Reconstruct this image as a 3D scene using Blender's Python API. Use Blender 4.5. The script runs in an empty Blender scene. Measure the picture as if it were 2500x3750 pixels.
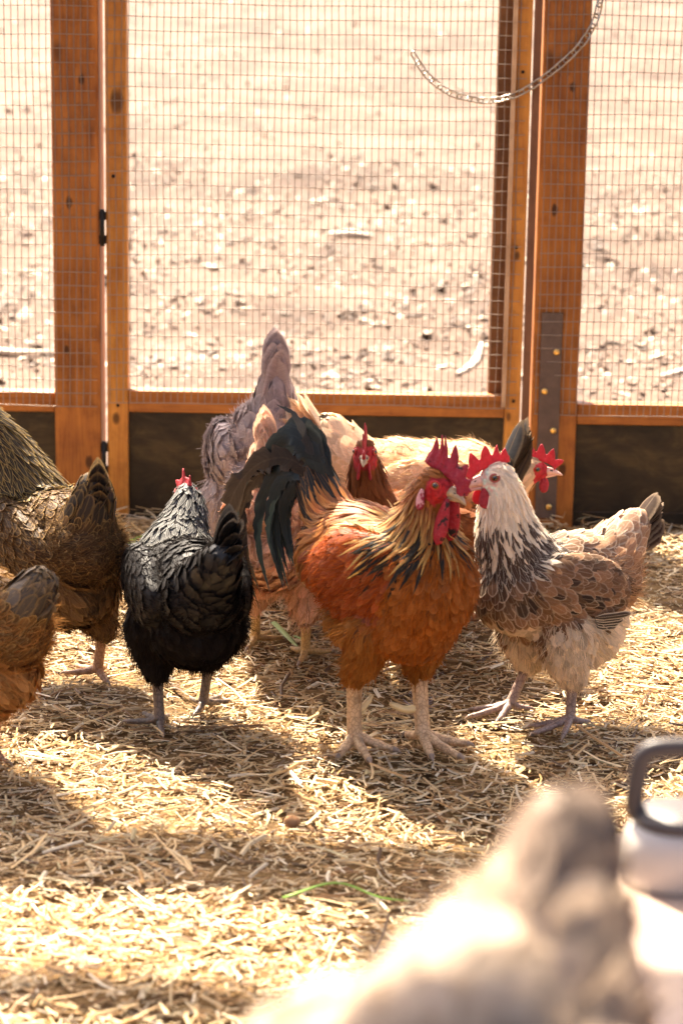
import bpy, bmesh, math, random
import numpy as np
from mathutils import Vector, Matrix, Euler
from mathutils.bvhtree import BVHTree

R = math.radians
SC = bpy.context.scene
COL = SC.collection

# ------------------------------------------------------------------ camera
cam_d = bpy.data.cameras.new('camera')
cam = bpy.data.objects.new('camera', cam_d)
COL.objects.link(cam)
SC.camera = cam
cam_d.sensor_fit = 'VERTICAL'
cam_d.sensor_height = 36.0
cam_d.lens = 85.0
cam_d.clip_start = 0.05
cam_d.clip_end = 500
cam.matrix_world = (Matrix.Translation((0, 0, 1.09)) @ Matrix.Rotation(R(90 - 13.37), 4, 'X')
                    @ Matrix.Rotation(R(0.9), 4, 'Z'))
cam_d.dof.use_dof = True
cam_d.dof.focus_distance = 3.56
cam_d.dof.aperture_fstop = 5.6

# ------------------------------------------------------------------ sky, sun, exposure
SUN_EL, SUN_AZ = 52.0, -24.0          # azimuth from +Y, negative = to the left
world = bpy.data.worlds.new('World')
SC.world = world
world.use_nodes = True
wn = world.node_tree
bg = wn.nodes['Background']
sky = wn.nodes.new('ShaderNodeTexSky')
sky.sky_type = 'NISHITA'
sky.sun_disc = False
sky.sun_elevation = R(SUN_EL)
sky.sun_rotation = R(SUN_AZ)
sky.altitude = 200
sky.dust_density = 8.0
sky.ozone_density = 0.2
sky.air_density = 0.8
wn.links.new(sky.outputs[0], bg.inputs[0])
bg.inputs[1].default_value = 0.065
sun_d = bpy.data.lights.new('sun', 'SUN')
sun = bpy.data.objects.new('sun', sun_d)
COL.objects.link(sun)
sun_d.energy = 5.0
sun_d.angle = R(0.5)
sun_d.color = (1.0, 0.87, 0.69)
to_sun = Vector((math.sin(R(SUN_AZ)) * math.cos(R(SUN_EL)), math.cos(R(SUN_AZ)) * math.cos(R(SUN_EL)), math.sin(R(SUN_EL))))
sun.rotation_euler = (-to_sun).to_track_quat('-Z', 'Y').to_euler()
SC.view_settings.view_transform = 'Standard'
SC.view_settings.look = 'None'
SC.view_settings.exposure = 2.82
SC.view_settings.gamma = 1.0
SC.view_settings.use_curve_mapping = False
SC.cycles.max_bounces = 8
SC.cycles.diffuse_bounces = 5
SC.cycles.transmission_bounces = 4
SC.cycles.caustics_reflective = False
SC.cycles.caustics_refractive = False
SC.cycles.sample_clamp_indirect = 6.0
SC.cycles.use_denoising = True
SC.cycles.transparent_max_bounces = 10

rng = np.random.default_rng(7)
random.seed(7)

# ------------------------------------------------------------------ helpers
def tag(o, label=None, cat=None, group=None, kind=None):
    if label: o['label'] = label
    if cat: o['category'] = cat
    if group: o['group'] = group
    if kind: o['kind'] = kind
    return o

def empty(name, loc=(0, 0, 0), rz=0.0):
    o = bpy.data.objects.new(name, None)
    o.empty_display_size = 0.05
    COL.objects.link(o)
    o.location = loc
    o.rotation_euler = (0, 0, rz)
    return o

def link(name, me, parent=None, mat=None):
    o = bpy.data.objects.new(name, me)
    COL.objects.link(o)
    if parent is not None: o.parent = parent
    if mat is not None: me.materials.append(mat)
    return o

def mesh_np(name, V, F, smooth=True):
    """V (n,3), F (m,k) all faces with k corners"""
    V = np.asarray(V, np.float32).reshape(-1, 3)
    F = np.asarray(F, np.int32)
    me = bpy.data.meshes.new(name)
    me.vertices.add(len(V))
    me.vertices.foreach_set('co', V.ravel())
    m, k = F.shape
    me.loops.add(m * k)
    me.loops.foreach_set('vertex_index', F.ravel())
    me.polygons.add(m)
    me.polygons.foreach_set('loop_start', np.arange(0, m * k, k, dtype=np.int32))
    me.polygons.foreach_set('use_smooth', np.full(m, smooth))
    me.update(calc_edges=True)
    return me

def set_attr(me, name, typ, arr):
    a = me.attributes.new(name, typ, 'POINT')
    key = {'FLOAT_COLOR': 'color', 'FLOAT_VECTOR': 'vector', 'FLOAT': 'value'}[typ]
    a.data.foreach_set(key, np.asarray(arr, np.float32).ravel())

def catmull(P, n):
    P = np.asarray(P, float)
    Q = np.vstack([2 * P[0] - P[1], P, 2 * P[-1] - P[-2]])
    ts = np.linspace(0, len(P) - 1 - 1e-9, n)
    i = ts.astype(int); t = (ts - i)[:, None]
    a, b, c, d = Q[i], Q[i + 1], Q[i + 2], Q[i + 3]
    return .5 * (2 * b + (c - a) * t + (2 * a - 5 * b + 4 * c - d) * t ** 2 + (3 * b - a - 3 * c + d) * t ** 3)

def nrmz(v):
    v = np.asarray(v, float)
    return v / (np.linalg.norm(v, axis=-1, keepdims=True) + 1e-12)

class MB:
    """collects quads/tris as python lists"""
    def __init__(s): s.v = []; s.f = []
    def add(s, V, F):
        n = len(s.v)
        s.v += [tuple(map(float, p)) for p in V]
        s.f += [tuple(i + n for i in q) for q in F]
    def box(s, x0, x1, y0, y1, z0, z1):
        V = [(x, y, z) for x in (x0, x1) for y in (y0, y1) for z in (z0, z1)]
        s.add(V, [(0, 1, 3, 2), (4, 6, 7, 5), (0, 4, 5, 1), (2, 3, 7, 6), (0, 2, 6, 4), (1, 5, 7, 3)])
    def tube(s, pts, rad, seg=10, closed=False, cap=True, flat=1.0, up=(0, 0, 1)):
        P = np.asarray(pts, float); n = len(P)
        rad = np.broadcast_to(np.asarray(rad, float), (n,))
        T = np.gradient(P, axis=0)
        if closed: T = np.roll(P, -1, 0) - np.roll(P, 1, 0)
        T = nrmz(T)
        u = np.asarray(up, float)
        V = []
        a = np.cross(T[0], u)
        if np.linalg.norm(a) < .1: a = np.cross(T[0], (1, 0, 0.1))
        a = nrmz(a)
        for i in range(n):
            a = nrmz(a - T[i] * np.dot(a, T[i])); b = np.cross(T[i], a)
            for k in range(seg):
                w = 2 * math.pi * k / seg
                V.append(P[i] + rad[i] * (math.cos(w) * a + flat * math.sin(w) * b))
        F = []
        for i in range(n if closed else n - 1):
            j = (i + 1) % n
            for k in range(seg):
                l = (k + 1) % seg
                F.append((i * seg + k, i * seg + l, j * seg + l, j * seg + k))
        if cap and not closed:
            F.append(tuple(range(seg))[::-1]); F.append(tuple((n - 1) * seg + k for k in range(seg)))
        s.add(V, F)
    def build(s, name, mat, parent=None, smooth=False, bevel=0.0):
        me = bpy.data.meshes.new(name)
        me.from_pydata(s.v, [], s.f)
        bm = bmesh.new(); bm.from_mesh(me)
        bmesh.ops.recalc_face_normals(bm, faces=bm.faces)
        if bevel > 0:
            bmesh.ops.bevel(bm, geom=list(bm.edges), offset=bevel, segments=2, affect='EDGES', profile=0.5)
        bm.to_mesh(me); bm.free()
        if smooth: me.polygons.foreach_set('use_smooth', np.ones(len(me.polygons), bool))
        me.update()
        return link(name, me, parent, mat)

# ------------------------------------------------------------------ materials
def newmat(name):
    m = bpy.data.materials.new(name); m.use_nodes = True
    nt = m.node_tree
    return m, nt, nt.nodes['Principled BSDF'], nt.nodes['Material Output']

def N(nt, typ, **kw):
    n = nt.nodes.new(typ)
    for k, v in kw.items():
        if isinstance(v, tuple) and k.startswith('i'): n.inputs[int(k[1:])].default_value = v
        elif k[0] == 'i' and k[1:].isdigit():
            if hasattr(v, 'is_output'): nt.links.new(v, n.inputs[int(k[1:])])
            else: n.inputs[int(k[1:])].default_value = v
        else: setattr(n, k, v)
    return n

def math_n(nt, op, a, b=0.0, c=None, clamp=False):
    n = nt.nodes.new('ShaderNodeMath'); n.operation = op; n.use_clamp = clamp
    for i, v in enumerate((a, b) if c is None else (a, b, c)):
        if hasattr(v, 'is_output'): nt.links.new(v, n.inputs[i])
        else: n.inputs[i].default_value = v
    return n.outputs[0]

def mixc(nt, fac, a, b, blend='MIX'):
    n = nt.nodes.new('ShaderNodeMix'); n.data_type = 'RGBA'; n.blend_type = blend
    for sock, v in ((n.inputs[0], fac), (n.inputs[6], a), (n.inputs[7], b)):
        if hasattr(v, 'is_output'): nt.links.new(v, sock)
        elif isinstance(v, (int, float)): sock.default_value = v
        else: sock.default_value = tuple(v) + ((1,) if len(v) == 3 else ())
    return n.outputs[2]

def ramp(nt, fac, stops):
    n = nt.nodes.new('ShaderNodeValToRGB')
    el = n.color_ramp.elements
    while len(el) < len(stops): el.new(0.5)
    for e, (p, c) in zip(el, stops):
        e.position = p; e.color = tuple(c) + ((1,) if len(c) == 3 else ())
    nt.links.new(fac, n.inputs[0])
    return n.outputs[0]

def noise(nt, vec, scale, detail=4, rough=.55, dist=0.0):
    n = nt.nodes.new('ShaderNodeTexNoise')
    n.inputs['Scale'].default_value = scale; n.inputs['Detail'].default_value = detail
    n.inputs['Roughness'].default_value = rough; n.inputs['Distortion'].default_value = dist
    if vec is not None: nt.links.new(vec, n.inputs['Vector'])
    return n.outputs['Fac']

def mapping(nt, vec, scale, loc=(0, 0, 0)):
    n = nt.nodes.new('ShaderNodeMapping')
    n.inputs['Scale'].default_value = scale; n.inputs['Location'].default_value = loc
    nt.links.new(vec, n.inputs['Vector'])
    return n.outputs[0]

def bump(nt, h, strength, dist):
    n = nt.nodes.new('ShaderNodeBump'); n.inputs['Strength'].default_value = strength
    n.inputs['Distance'].default_value = dist
    nt.links.new(h, n.inputs['Height'])
    return n.outputs[0]

def feather_material():
    m, nt, b, out = newmat('feather')
    col = N(nt, 'ShaderNodeAttribute', attribute_name='Col')
    edge = N(nt, 'ShaderNodeAttribute', attribute_name='Edge')
    fuv = N(nt, 'ShaderNodeAttribute', attribute_name='fuv')
    sep = N(nt, 'ShaderNodeSeparateXYZ'); nt.links.new(fuv.outputs['Vector'], sep.inputs[0])
    s, t, gl = sep.outputs
    big = math_n(nt, 'GREATER_THAN', gl, 1.5)
    gl = math_n(nt, 'SUBTRACT', gl, math_n(nt, 'MULTIPLY', big, 2.0))
    fq = math_n(nt, 'ADD', math_n(nt, 'MULTIPLY', big, 3.5), 1.0)
    a = math_n(nt, 'ABSOLUTE', s)
    dt = math_n(nt, 'MAXIMUM', math_n(nt, 'MULTIPLY', math_n(nt, 'SUBTRACT', t, .70), 3.3), 0.0)
    d = math_n(nt, 'SQRT', math_n(nt, 'ADD', math_n(nt, 'MULTIPLY', a, a), math_n(nt, 'MULTIPLY', dt, dt)))
    mr = N(nt, 'ShaderNodeMapRange', interpolation_type='SMOOTHSTEP')
    nt.links.new(d, mr.inputs[0]); mr.inputs[1].default_value = .58; mr.inputs[2].default_value = .86
    lace = math_n(nt, 'MULTIPLY', mr.outputs[0], edge.outputs['Alpha'])
    # barbs: fine oblique streaks
    comb = N(nt, 'ShaderNodeCombineXYZ')
    nt.links.new(math_n(nt, 'SUBTRACT', math_n(nt, 'MULTIPLY', math_n(nt, 'MULTIPLY', t, 30.0), fq), math_n(nt, 'MULTIPLY', a, 9.0)), comb.inputs[0])
    nt.links.new(math_n(nt, 'MULTIPLY', s, 1.3), comb.inputs[1])
    geo = N(nt, 'ShaderNodeNewGeometry')
    nt.links.new(math_n(nt, 'MULTIPLY', geo.outputs['Random Per Island'], 37.0), comb.inputs[2])
    nz = noise(nt, comb.outputs[0], 1.0, 2)
    val = math_n(nt, 'ADD', math_n(nt, 'MULTIPLY', nz, .9), .55)
    rnd = math_n(nt, 'ADD', math_n(nt, 'MULTIPLY', geo.outputs['Random Per Island'], .4), .8)
    val = math_n(nt, 'MULTIPLY', val, rnd)
    c = mixc(nt, lace, col.outputs['Color'], edge.outputs['Color'])
    shaft = math_n(nt, 'LESS_THAN', a, .07)
    c = mixc(nt, math_n(nt, 'MULTIPLY', math_n(nt, 'MULTIPLY', shaft, edge.outputs['Alpha']), .45), c, edge.outputs['Color'])
    vv = N(nt, 'ShaderNodeCombineXYZ')
    for i in range(3): nt.links.new(val, vv.inputs[i])
    c = mixc(nt, 1.0, c, vv.outputs[0], 'MULTIPLY')
    nt.links.new(c, b.inputs['Base Color'])
    rg = math_n(nt, 'SUBTRACT', .75, math_n(nt, 'MULTIPLY', gl, .48))
    nt.links.new(rg, b.inputs['Roughness'])
    nt.links.new(math_n(nt, 'ADD', math_n(nt, 'MULTIPLY', gl, .5), .12), b.inputs['Specular IOR Level'])
    nt.links.new(bump(nt, nz, .35, .0006), b.inputs['Normal'])
    tr = N(nt, 'ShaderNodeBsdfTranslucent'); nt.links.new(c, tr.inputs[0])
    mx = N(nt, 'ShaderNodeMixShader'); mx.inputs[0].default_value = .28
    nt.links.new(b.outputs[0], mx.inputs[1]); nt.links.new(tr.outputs[0], mx.inputs[2])
    # frayed rim: barbs let go towards the edge and the tip
    fr = N(nt, 'ShaderNodeMapRange', interpolation_type='SMOOTHSTEP')
    nt.links.new(d, fr.inputs[0]); fr.inputs[1].default_value = .66; fr.inputs[2].default_value = 1.04
    cb2 = N(nt, 'ShaderNodeCombineXYZ')
    nt.links.new(math_n(nt, 'SUBTRACT', math_n(nt, 'MULTIPLY', math_n(nt, 'MULTIPLY', t, 46.0), fq), math_n(nt, 'MULTIPLY', a, 16.0)), cb2.inputs[0])
    nt.links.new(math_n(nt, 'MULTIPLY', s, 2.2), cb2.inputs[1])
    nt.links.new(math_n(nt, 'MULTIPLY', geo.outputs['Random Per Island'], 91.0), cb2.inputs[2])
    nz2 = noise(nt, cb2.outputs[0], 1.0, 1)
    hole = math_n(nt, 'LESS_THAN', nz2, math_n(nt, 'SUBTRACT', math_n(nt, 'MULTIPLY', fr.outputs[0], .82), .10))
    tp = N(nt, 'ShaderNodeBsdfTransparent')
    mx2 = N(nt, 'ShaderNodeMixShader'); nt.links.new(hole, mx2.inputs[0])
    nt.links.new(mx.outputs[0], mx2.inputs[1]); nt.links.new(tp.outputs[0], mx2.inputs[2])
    nt.links.new(mx2.outputs[0], out.inputs[0])
    return m

def attr_material(name, rough=.7, spec=.2, nscale=60, bmp=.3, bd=.002, transl=0.0, namp=.5):
    m, nt, b, out = newmat(name)
    col = N(nt, 'ShaderNodeAttribute', attribute_name='Col')
    geo = N(nt, 'ShaderNodeNewGeometry')
    nz = noise(nt, geo.outputs['Position'], nscale, 4)
    vv = N(nt, 'ShaderNodeCombineXYZ')
    v = math_n(nt, 'ADD', math_n(nt, 'MULTIPLY', nz, namp), 1 - namp / 2)
    for i in range(3): nt.links.new(v, vv.inputs[i])
    c = mixc(nt, 1.0, col.outputs['Color'], vv.outputs[0], 'MULTIPLY')
    nt.links.new(c, b.inputs['Base Color'])
    b.inputs['Roughness'].default_value = rough; b.inputs['Specular IOR Level'].default_value = spec
    if bmp: nt.links.new(bump(nt, nz, bmp, bd), b.inputs['Normal'])
    if transl:
        tr = N(nt, 'ShaderNodeBsdfTranslucent'); nt.links.new(c, tr.inputs[0])
        mx = N(nt, 'ShaderNodeMixShader'); mx.inputs[0].default_value = transl
        nt.links.new(b.outputs[0], mx.inputs[1]); nt.links.new(tr.outputs[0], mx.inputs[2])
        nt.links.new(mx.outputs[0], out.inputs[0])
    return m

def skin_material(name, color, dark=None, sss=.25, patches=0.0):
    """comb / wattle flesh: pimpled, a little translucent"""
    m, nt, b, out = newmat(name)
    tc = N(nt, 'ShaderNodeNewGeometry').outputs['Position']
    vor = N(nt, 'ShaderNodeTexVoronoi'); vor.inputs['Scale'].default_value = 700; nt.links.new(tc, vor.inputs['Vector'])
    nz = noise(nt, tc, 120, 4)
    c = mixc(nt, nz, tuple(x * .6 for x in color), tuple(min(1, x * 1.35) for x in color))
    dry = noise(nt, tc, 260, 3, .7)
    c = mixc(nt, ramp(nt, dry, [(.52, (0, 0, 0)), (.80, (.4, .4, .4))]), c, tuple(min(1, x + .14) for x in color))
    if patches:
        pn = noise(nt, tc, 75, 4, .65)
        pm = ramp(nt, pn, [(.60 - patches, (0, 0, 0)), (.64 - patches, (1, 1, 1))])
        c = mixc(nt, pm, c, dark)
    nt.links.new(c, b.inputs['Base Color'])
    b.inputs['Roughness'].default_value = .5
    b.inputs['Specular IOR Level'].default_value = .35
    nt.links.new(bump(nt, math_n(nt, 'ADD', vor.outputs['Distance'], math_n(nt, 'MULTIPLY', nz, 2.0)), .6, .0011), b.inputs['Normal'])
    tr = N(nt, 'ShaderNodeBsdfTranslucent'); nt.links.new(c, tr.inputs[0])
    mx = N(nt, 'ShaderNodeMixShader'); mx.inputs[0].default_value = sss
    nt.links.new(b.outputs[0], mx.inputs[1]); nt.links.new(tr.outputs[0], mx.inputs[2])
    nt.links.new(mx.outputs[0], out.inputs[0])
    return m

def scaly_material(name, color, line):
    m, nt, b, out = newmat(name)
    tc = N(nt, 'ShaderNodeNewGeometry').outputs['Position']
    mp = mapping(nt, tc, (1, 1, .8))
    vor = N(nt, 'ShaderNodeTexVoronoi'); vor.feature = 'DISTANCE_TO_EDGE'; vor.inputs['Scale'].default_value = 165
    nt.links.new(mp, vor.inputs['Vector'])
    nz = noise(nt, tc, 90, 4)
    c = mixc(nt, nz, tuple(x * .7 for x in color), tuple(min(1, x * 1.2) for x in color))
    e = ramp(nt, vor.outputs['Distance'], [(.02, (1, 1, 1)), (.12, (0, 0, 0))])
    c = mixc(nt, math_n(nt, 'MULTIPLY', e, .8), c, line)
    dirt = ramp(nt, noise(nt, tc, 45, 5, .7), [(.48, (0, 0, 0)), (.66, (.7, .7, .7))])
    c = mixc(nt, dirt, c, tuple(x * .45 for x in line))
    nt.links.new(c, b.inputs['Base Color'])
    b.inputs['Roughness'].default_value = .5
    nt.links.new(bump(nt, vor.outputs['Distance'], .6, .0015), b.inputs['Normal'])
    return m

def plain_material(name, color, rough=.5, spec=.4, metal=0.0, nscale=0, namp=.3, bmp=0.0, bd=.001):
    m, nt, b, out = newmat(name)
    if nscale:
        tc = N(nt, 'ShaderNodeNewGeometry').outputs['Position']
        nz = noise(nt, tc, nscale, 5)
        c = mixc(nt, nz, tuple(max(0, x * (1 - namp)) for x in color), tuple(min(1, x * (1 + namp)) for x in color))
        nt.links.new(c, b.inputs['Base Color'])
        if bmp: nt.links.new(bump(nt, nz, bmp, bd), b.inputs['Normal'])
    else:
        b.inputs['Base Color'].default_value = tuple(color) + (1,)
    b.inputs['Roughness'].default_value = rough; b.inputs['Specular IOR Level'].default_value = spec
    b.inputs['Metallic'].default_value = metal
    return m

def wood_material(name, light, dark, axis='Z', scale=1.0, rough=.5, knot=True, knots=()):
    m, nt, b, out = newmat(name)
    tc = N(nt, 'ShaderNodeTexCoord').outputs['Object']
    st = {'Z': (1, 1, .06), 'X': (.06, 1, 1), 'Y': (1, .06, 1)}[axis]
    mp = mapping(nt, tc, tuple(s * scale for s in st))
    wob = noise(nt, mapping(nt, tc, tuple(.35 * s for s in st)), 25, 3)
    g1 = noise(nt, mp, 70, 5, .6, 1.2)
    g2 = noise(nt, mp, 260, 3)
    blot = noise(nt, tc, 9, 4, .6)
    k = math_n(nt, 'ADD', math_n(nt, 'MULTIPLY', g1, .6), math_n(nt, 'MULTIPLY', g2, .25))
    k = math_n(nt, 'ADD', k, math_n(nt, 'MULTIPLY', math_n(nt, 'SUBTRACT', blot, .5), .55))
    c = ramp(nt, k, [(.25, dark), (.42, tuple(.5 * (a + d) for a, d in zip(light, dark))), (.62, light)])
    if knot:
        vor = N(nt, 'ShaderNodeTexVoronoi'); vor.inputs['Scale'].default_value = 7.0
        st2 = {'Z': (1.6, 1.6, .7), 'X': (.7, 1.6, 1.6), 'Y': (1.6, .7, 1.6)}[axis]
        nt.links.new(mapping(nt, tc, st2, (.3, .1, .45)), vor.inputs['Vector'])
        kn = ramp(nt, vor.outputs['Distance'], [(.05, (1, 1, 1)), (.13, (0, 0, 0))])
        c = mixc(nt, math_n(nt, 'MULTIPLY', kn, .75), c, tuple(x * .35 for x in dark))
    sx = N(nt, 'ShaderNodeSeparateXYZ'); nt.links.new(tc, sx.inputs[0])
    for kx, kz, kr in knots:
        dx = math_n(nt, 'MULTIPLY', math_n(nt, 'SUBTRACT', sx.outputs[0], kx), 1.0 / kr)
        dz = math_n(nt, 'MULTIPLY', math_n(nt, 'SUBTRACT', sx.outputs[2], kz), .55 / kr)
        dd = math_n(nt, 'SQRT', math_n(nt, 'ADD', math_n(nt, 'MULTIPLY', dx, dx), math_n(nt, 'MULTIPLY', dz, dz)))
        dd = math_n(nt, 'ADD', dd, math_n(nt, 'MULTIPLY', math_n(nt, 'SUBTRACT', g1, .5), .9))
        c = mixc(nt, ramp(nt, dd, [(.55, (.9, .9, .9)), (.95, (.35, .35, .35)), (1.5, (0, 0, 0))]), c, tuple(x * .22 for x in dark))
    stain = ramp(nt, noise(nt, tc, 16, 5, .7), [(.50, (0, 0, 0)), (.70, (.55, .55, .55))])
    c = mixc(nt, stain, c, tuple(x * .6 for x in dark))
    nt.links.new(c, b.inputs['Base Color'])
    b.inputs['Roughness'].default_value = rough; b.inputs['Specular IOR Level'].default_value = .3
    nt.links.new(bump(nt, g2, .3, .0015), b.inputs['Normal'])
    return m

M = {}
M['feather'] = feather_material()
M['body'] = attr_material('bird_skin', .8, .1, 300, .3, .001)
M['fluff'] = attr_material('down_fluff', .9, .05, 80, 0, 0, .4)
M['straw'] = attr_material('straw', .5, .3, 220, .3, .0006, .22)
M['comb_red'] = skin_material('comb_flesh', (.52, .05, .065), (.05, .008, .014), .38)
M['comb_rooster'] = skin_material('comb_flesh_dark_flecked', (.38, .022, .048), (.05, .012, .016), .2, .012)
M['wattle_rooster'] = skin_material('wattle_flesh', (.42, .018, .03), (.025, .009, .01), .18, .07)
M['earlobe'] = skin_material('earlobe', (.72, .34, .36), (.35, .02, .05), .2, .10)
M['earlobe_red'] = skin_material('earlobe_red', (.6, .08, .10), None, .2)
M['beak'] = plain_material('beak_horn', (.62, .40, .20), .35, .5, 0, 300, .25)
M['beak_pink'] = plain_material('beak_pink', (.78, .44, .34), .35, .5, 0, 300, .2)
M['beak_dark'] = plain_material('beak_dark', (.42, .28, .16), .35, .5, 0, 300, .35)
M['iris'] = plain_material('iris', (.26, .085, .016), .08, .8, 0, 900, .4)
M['pupil'] = plain_material('pupil', (.004, .004, .004), .05, .9)
M['eyelid'] = plain_material('eyelid', (.45, .12, .10), .6, .3, 0, 500, .3)
M['eyelid_red'] = plain_material('eyelid_red', (.5, .03, .03), .6, .3, 0, 500, .3)
M['leg_pale'] = scaly_material('leg_pale', (.74, .48, .26), (.40, .22, .10))
M['leg_grey'] = scaly_material('leg_grey', (.40, .27, .21), (.18, .11, .085))
M['leg_dark'] = scaly_material('leg_dark', (.20, .14, .105), (.07, .05, .04))
M['leg_yellow'] = scaly_material('leg_yellow', (.62, .40, .16), (.35, .2, .07))
M['leg_orange'] = scaly_material('leg_orange', (.55, .30, .16), (.3, .13, .06))
M['claw'] = plain_material('claw_horn', (.30, .21, .15), .35, .5, 0, 400, .3)
M['spur'] = plain_material('spur_horn', (.85, .62, .30), .3, .5, 0, 150, .2)

# ------------------------------------------------------------------ setting: ground outside, run floor, fence
def fbm_grid(X, Y, scales, seed):
    r = np.random.default_rng(seed); Z = np.zeros_like(X)
    for fr, am in scales:
        for _ in range(4):
            a = r.uniform(0, 2 * math.pi); k = fr * r.uniform(.7, 1.4); ph = r.uniform(0, 6.28)
            Z += am * np.sin((X * math.cos(a) + Y * math.sin(a)) * k + ph) / 2
    return Z

FLOOR_S = [(4, .004), (11, .004), (24, .002)]
def floor_z(x, y):
    x = np.asarray(x, float); y = np.asarray(y, float)
    z = fbm_grid(x, y, FLOOR_S, 3)
    return z * np.clip((4.5 - y) / .4 + .4, .4, 1)

def yard_z(x, y):
    x = np.asarray(x, float); y = np.asarray(y, float)
    z = np.clip(y - 5.2, 0, None) * .075 + fbm_grid(x, y, [(1.6, .012), (4.5, .012), (13, .006)], 5)
    berm = np.exp(-((y - 4.66) / .10) ** 2) * (.07 + .05 * np.sin(x * 3.1 + .6) + .03 * np.sin(x * 8.3))
    return z - .012 + np.clip(berm, 0, .13)

def grid_mesh(name, x0, x1, y0, y1, nx, ny, zf, ypow=1.0):
    xs = np.linspace(x0, x1, nx); ys = y0 + (y1 - y0) * np.linspace(0, 1, ny) ** ypow
    X, Y = np.meshgrid(xs, ys); Z = zf(X, Y)
    V = np.stack([X, Y, Z], -1).reshape(-1, 3)
    i = (np.arange(ny - 1)[:, None] * nx + np.arange(nx - 1)[None]).ravel()
    return mesh_np(name, V, np.stack([i, i + 1, i + 1 + nx, i + nx], 1))

def soil_material(name, c0, c1, c2, sc):
    m, nt, b, out = newmat(name)
    p = N(nt, 'ShaderNodeNewGeometry').outputs['Position']
    n1 = noise(nt, p, sc, 6, .65); n2 = noise(nt, p, sc * 9, 4, .6)
    n3 = noise(nt, mapping(nt, p, (.5, 1.6, 1)), sc * .35, 4, .6)
    k = math_n(nt, 'ADD', math_n(nt, 'MULTIPLY', n1, .5), math_n(nt, 'ADD', math_n(nt, 'MULTIPLY', n2, .3), math_n(nt, 'MULTIPLY', n3, .2)))
    nt.links.new(ramp(nt, k, [(.40, c0), (.50, c1), (.60, c2)]), b.inputs['Base Color'])
    b.inputs['Roughness'].default_value = .9; b.inputs['Specular IOR Level'].default_value = .15
    nt.links.new(bump(nt, k, .8, .02), b.inputs['Normal'])
    return m

M['yard'] = soil_material('yard_soil', (.052, .032, .023), (.094, .062, .045), (.142, .098, .072), 3.0)
M['bedding'] = soil_material('bedding_soil', (.05, .026, .010), (.13, .075, .028), (.26, .16, .065), 14.0)

g = link('ground', grid_mesh('ground', -40, 40, 4.5, 90, 240, 260, yard_z, 2.4), None, M['yard']); tag(g, kind='structure')
g = link('run_floor', grid_mesh('run_floor', -3.0, 3.0, -2.0, 4.5, 200, 220, floor_z), None, M['bedding']); tag(g, kind='structure')

def strips(n, xs, ys, zs, length, width, yaw, tilt, bend, colors, thick=.25):
    """n straw strips, 3 rows x 3 columns each, V-shaped cross-section"""
    t = np.array([-.5, 0, .5]); s = np.array([-1, 0, 1.])
    d = np.stack([np.cos(yaw) * np.cos(tilt), np.sin(yaw) * np.cos(tilt), np.sin(tilt)], 1)
    sd = np.stack([-np.sin(yaw), np.cos(yaw), np.zeros(n)], 1)
    roll = rng.normal(0, .35, n)
    up = np.cross(d, sd)
    sd2 = sd * np.cos(roll)[:, None] + up * np.sin(roll)[:, None]
    up2 = np.cross(d, sd2)
    P = np.stack([xs, ys, zs], 1)
    V = (P[:, None, None] + d[:, None, None] * (t[None, :, None] * length[:, None, None])[..., None]
         + sd2[:, None, None] * (s[None, None] * width[:, None, None] * .5)[..., None]
         + up2[:, None, None] * (((1 - np.abs(s))[None, None] * width[:, None, None] * thick))[..., None])
    V[:, 1] += (sd * bend[:, None])[:, None]
    base = (np.arange(n) * 9)[:, None, None]
    q = np.array([[r * 3 + c, r * 3 + c + 1, r * 3 + c + 4, r * 3 + c + 3] for r in range(2) for c in range(2)])
    F = (base + q[None]).reshape(-1, 4)
    C = np.repeat(np.concatenate([colors, np.ones((n, 1))], 1), 9, 0)
    return V.reshape(-1, 3), F, C

def straw_bed(n, x0, x1, y0, y1, seed, zmax, lmean):
    r = np.random.default_rng(seed)
    xs = r.uniform(x0, x1, n); ys = r.uniform(y0, y1, n)
    L = np.clip(r.lognormal(math.log(lmean), .55, n), .006, .13)
    W = np.clip(r.normal(.0031, .0011, n), .0012, .0065) * np.clip(L / .03, .6, 1.1)
    heap = r.uniform(0, 1, n) ** 1.6
    zs = floor_z(xs, ys) + .002 + heap * zmax
    yaw = r.uniform(0, 2 * math.pi, n)
    tilt = r.normal(0, .10, n) * (1 - np.clip(L / .15, 0, .7))
    lo = np.abs(np.sin(tilt)) * L * .5
    zs = np.maximum(zs, floor_z(xs, ys) + lo * .7)
    pal = np.array([[.66, .48, .25], [.74, .59, .36], [.58, .38, .17], [.44, .26, .105], [.26, .14, .06], [.80, .69, .50], [.48, .40, .22], [.12, .07, .038]])
    pr = np.array([.22, .18, .17, .14, .11, .09, .04, .05])
    c = pal[r.choice(len(pal), n, p=pr)] * r.uniform(.8, 1.15, (n, 1))
    pat = fbm_grid(xs, ys, [(5, .5), (12, .5), (27, .4)], 31)
    tr = np.clip(pat, 0, 1)[:, None]          # trampled, dirtier patches
    c = c * (1 - .38 * tr) + np.array([.16, .10, .05]) * .30 * tr
    zs = zs - .006 * tr[:, 0]
    L = L * (1 - .35 * tr[:, 0])
    return strips(n, xs, ys, zs, L, W, yaw, tilt, r.normal(0, .05, n) * L, c)

def straw_object(name, sets, label):
    Vs, Fs, Cs = [], [], []; o = 0
    for V, F, C in sets:
        Vs.append(V); Fs.append(F + o); Cs.append(C); o += len(V)
    me = mesh_np(name, np.concatenate(Vs), np.concatenate(Fs), False)
    set_attr(me, 'Col', 'FLOAT_COLOR', np.concatenate(Cs))
    ob = link(name, me, None, M['straw'])
    return tag(ob, label, 'straw', kind='stuff')

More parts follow.
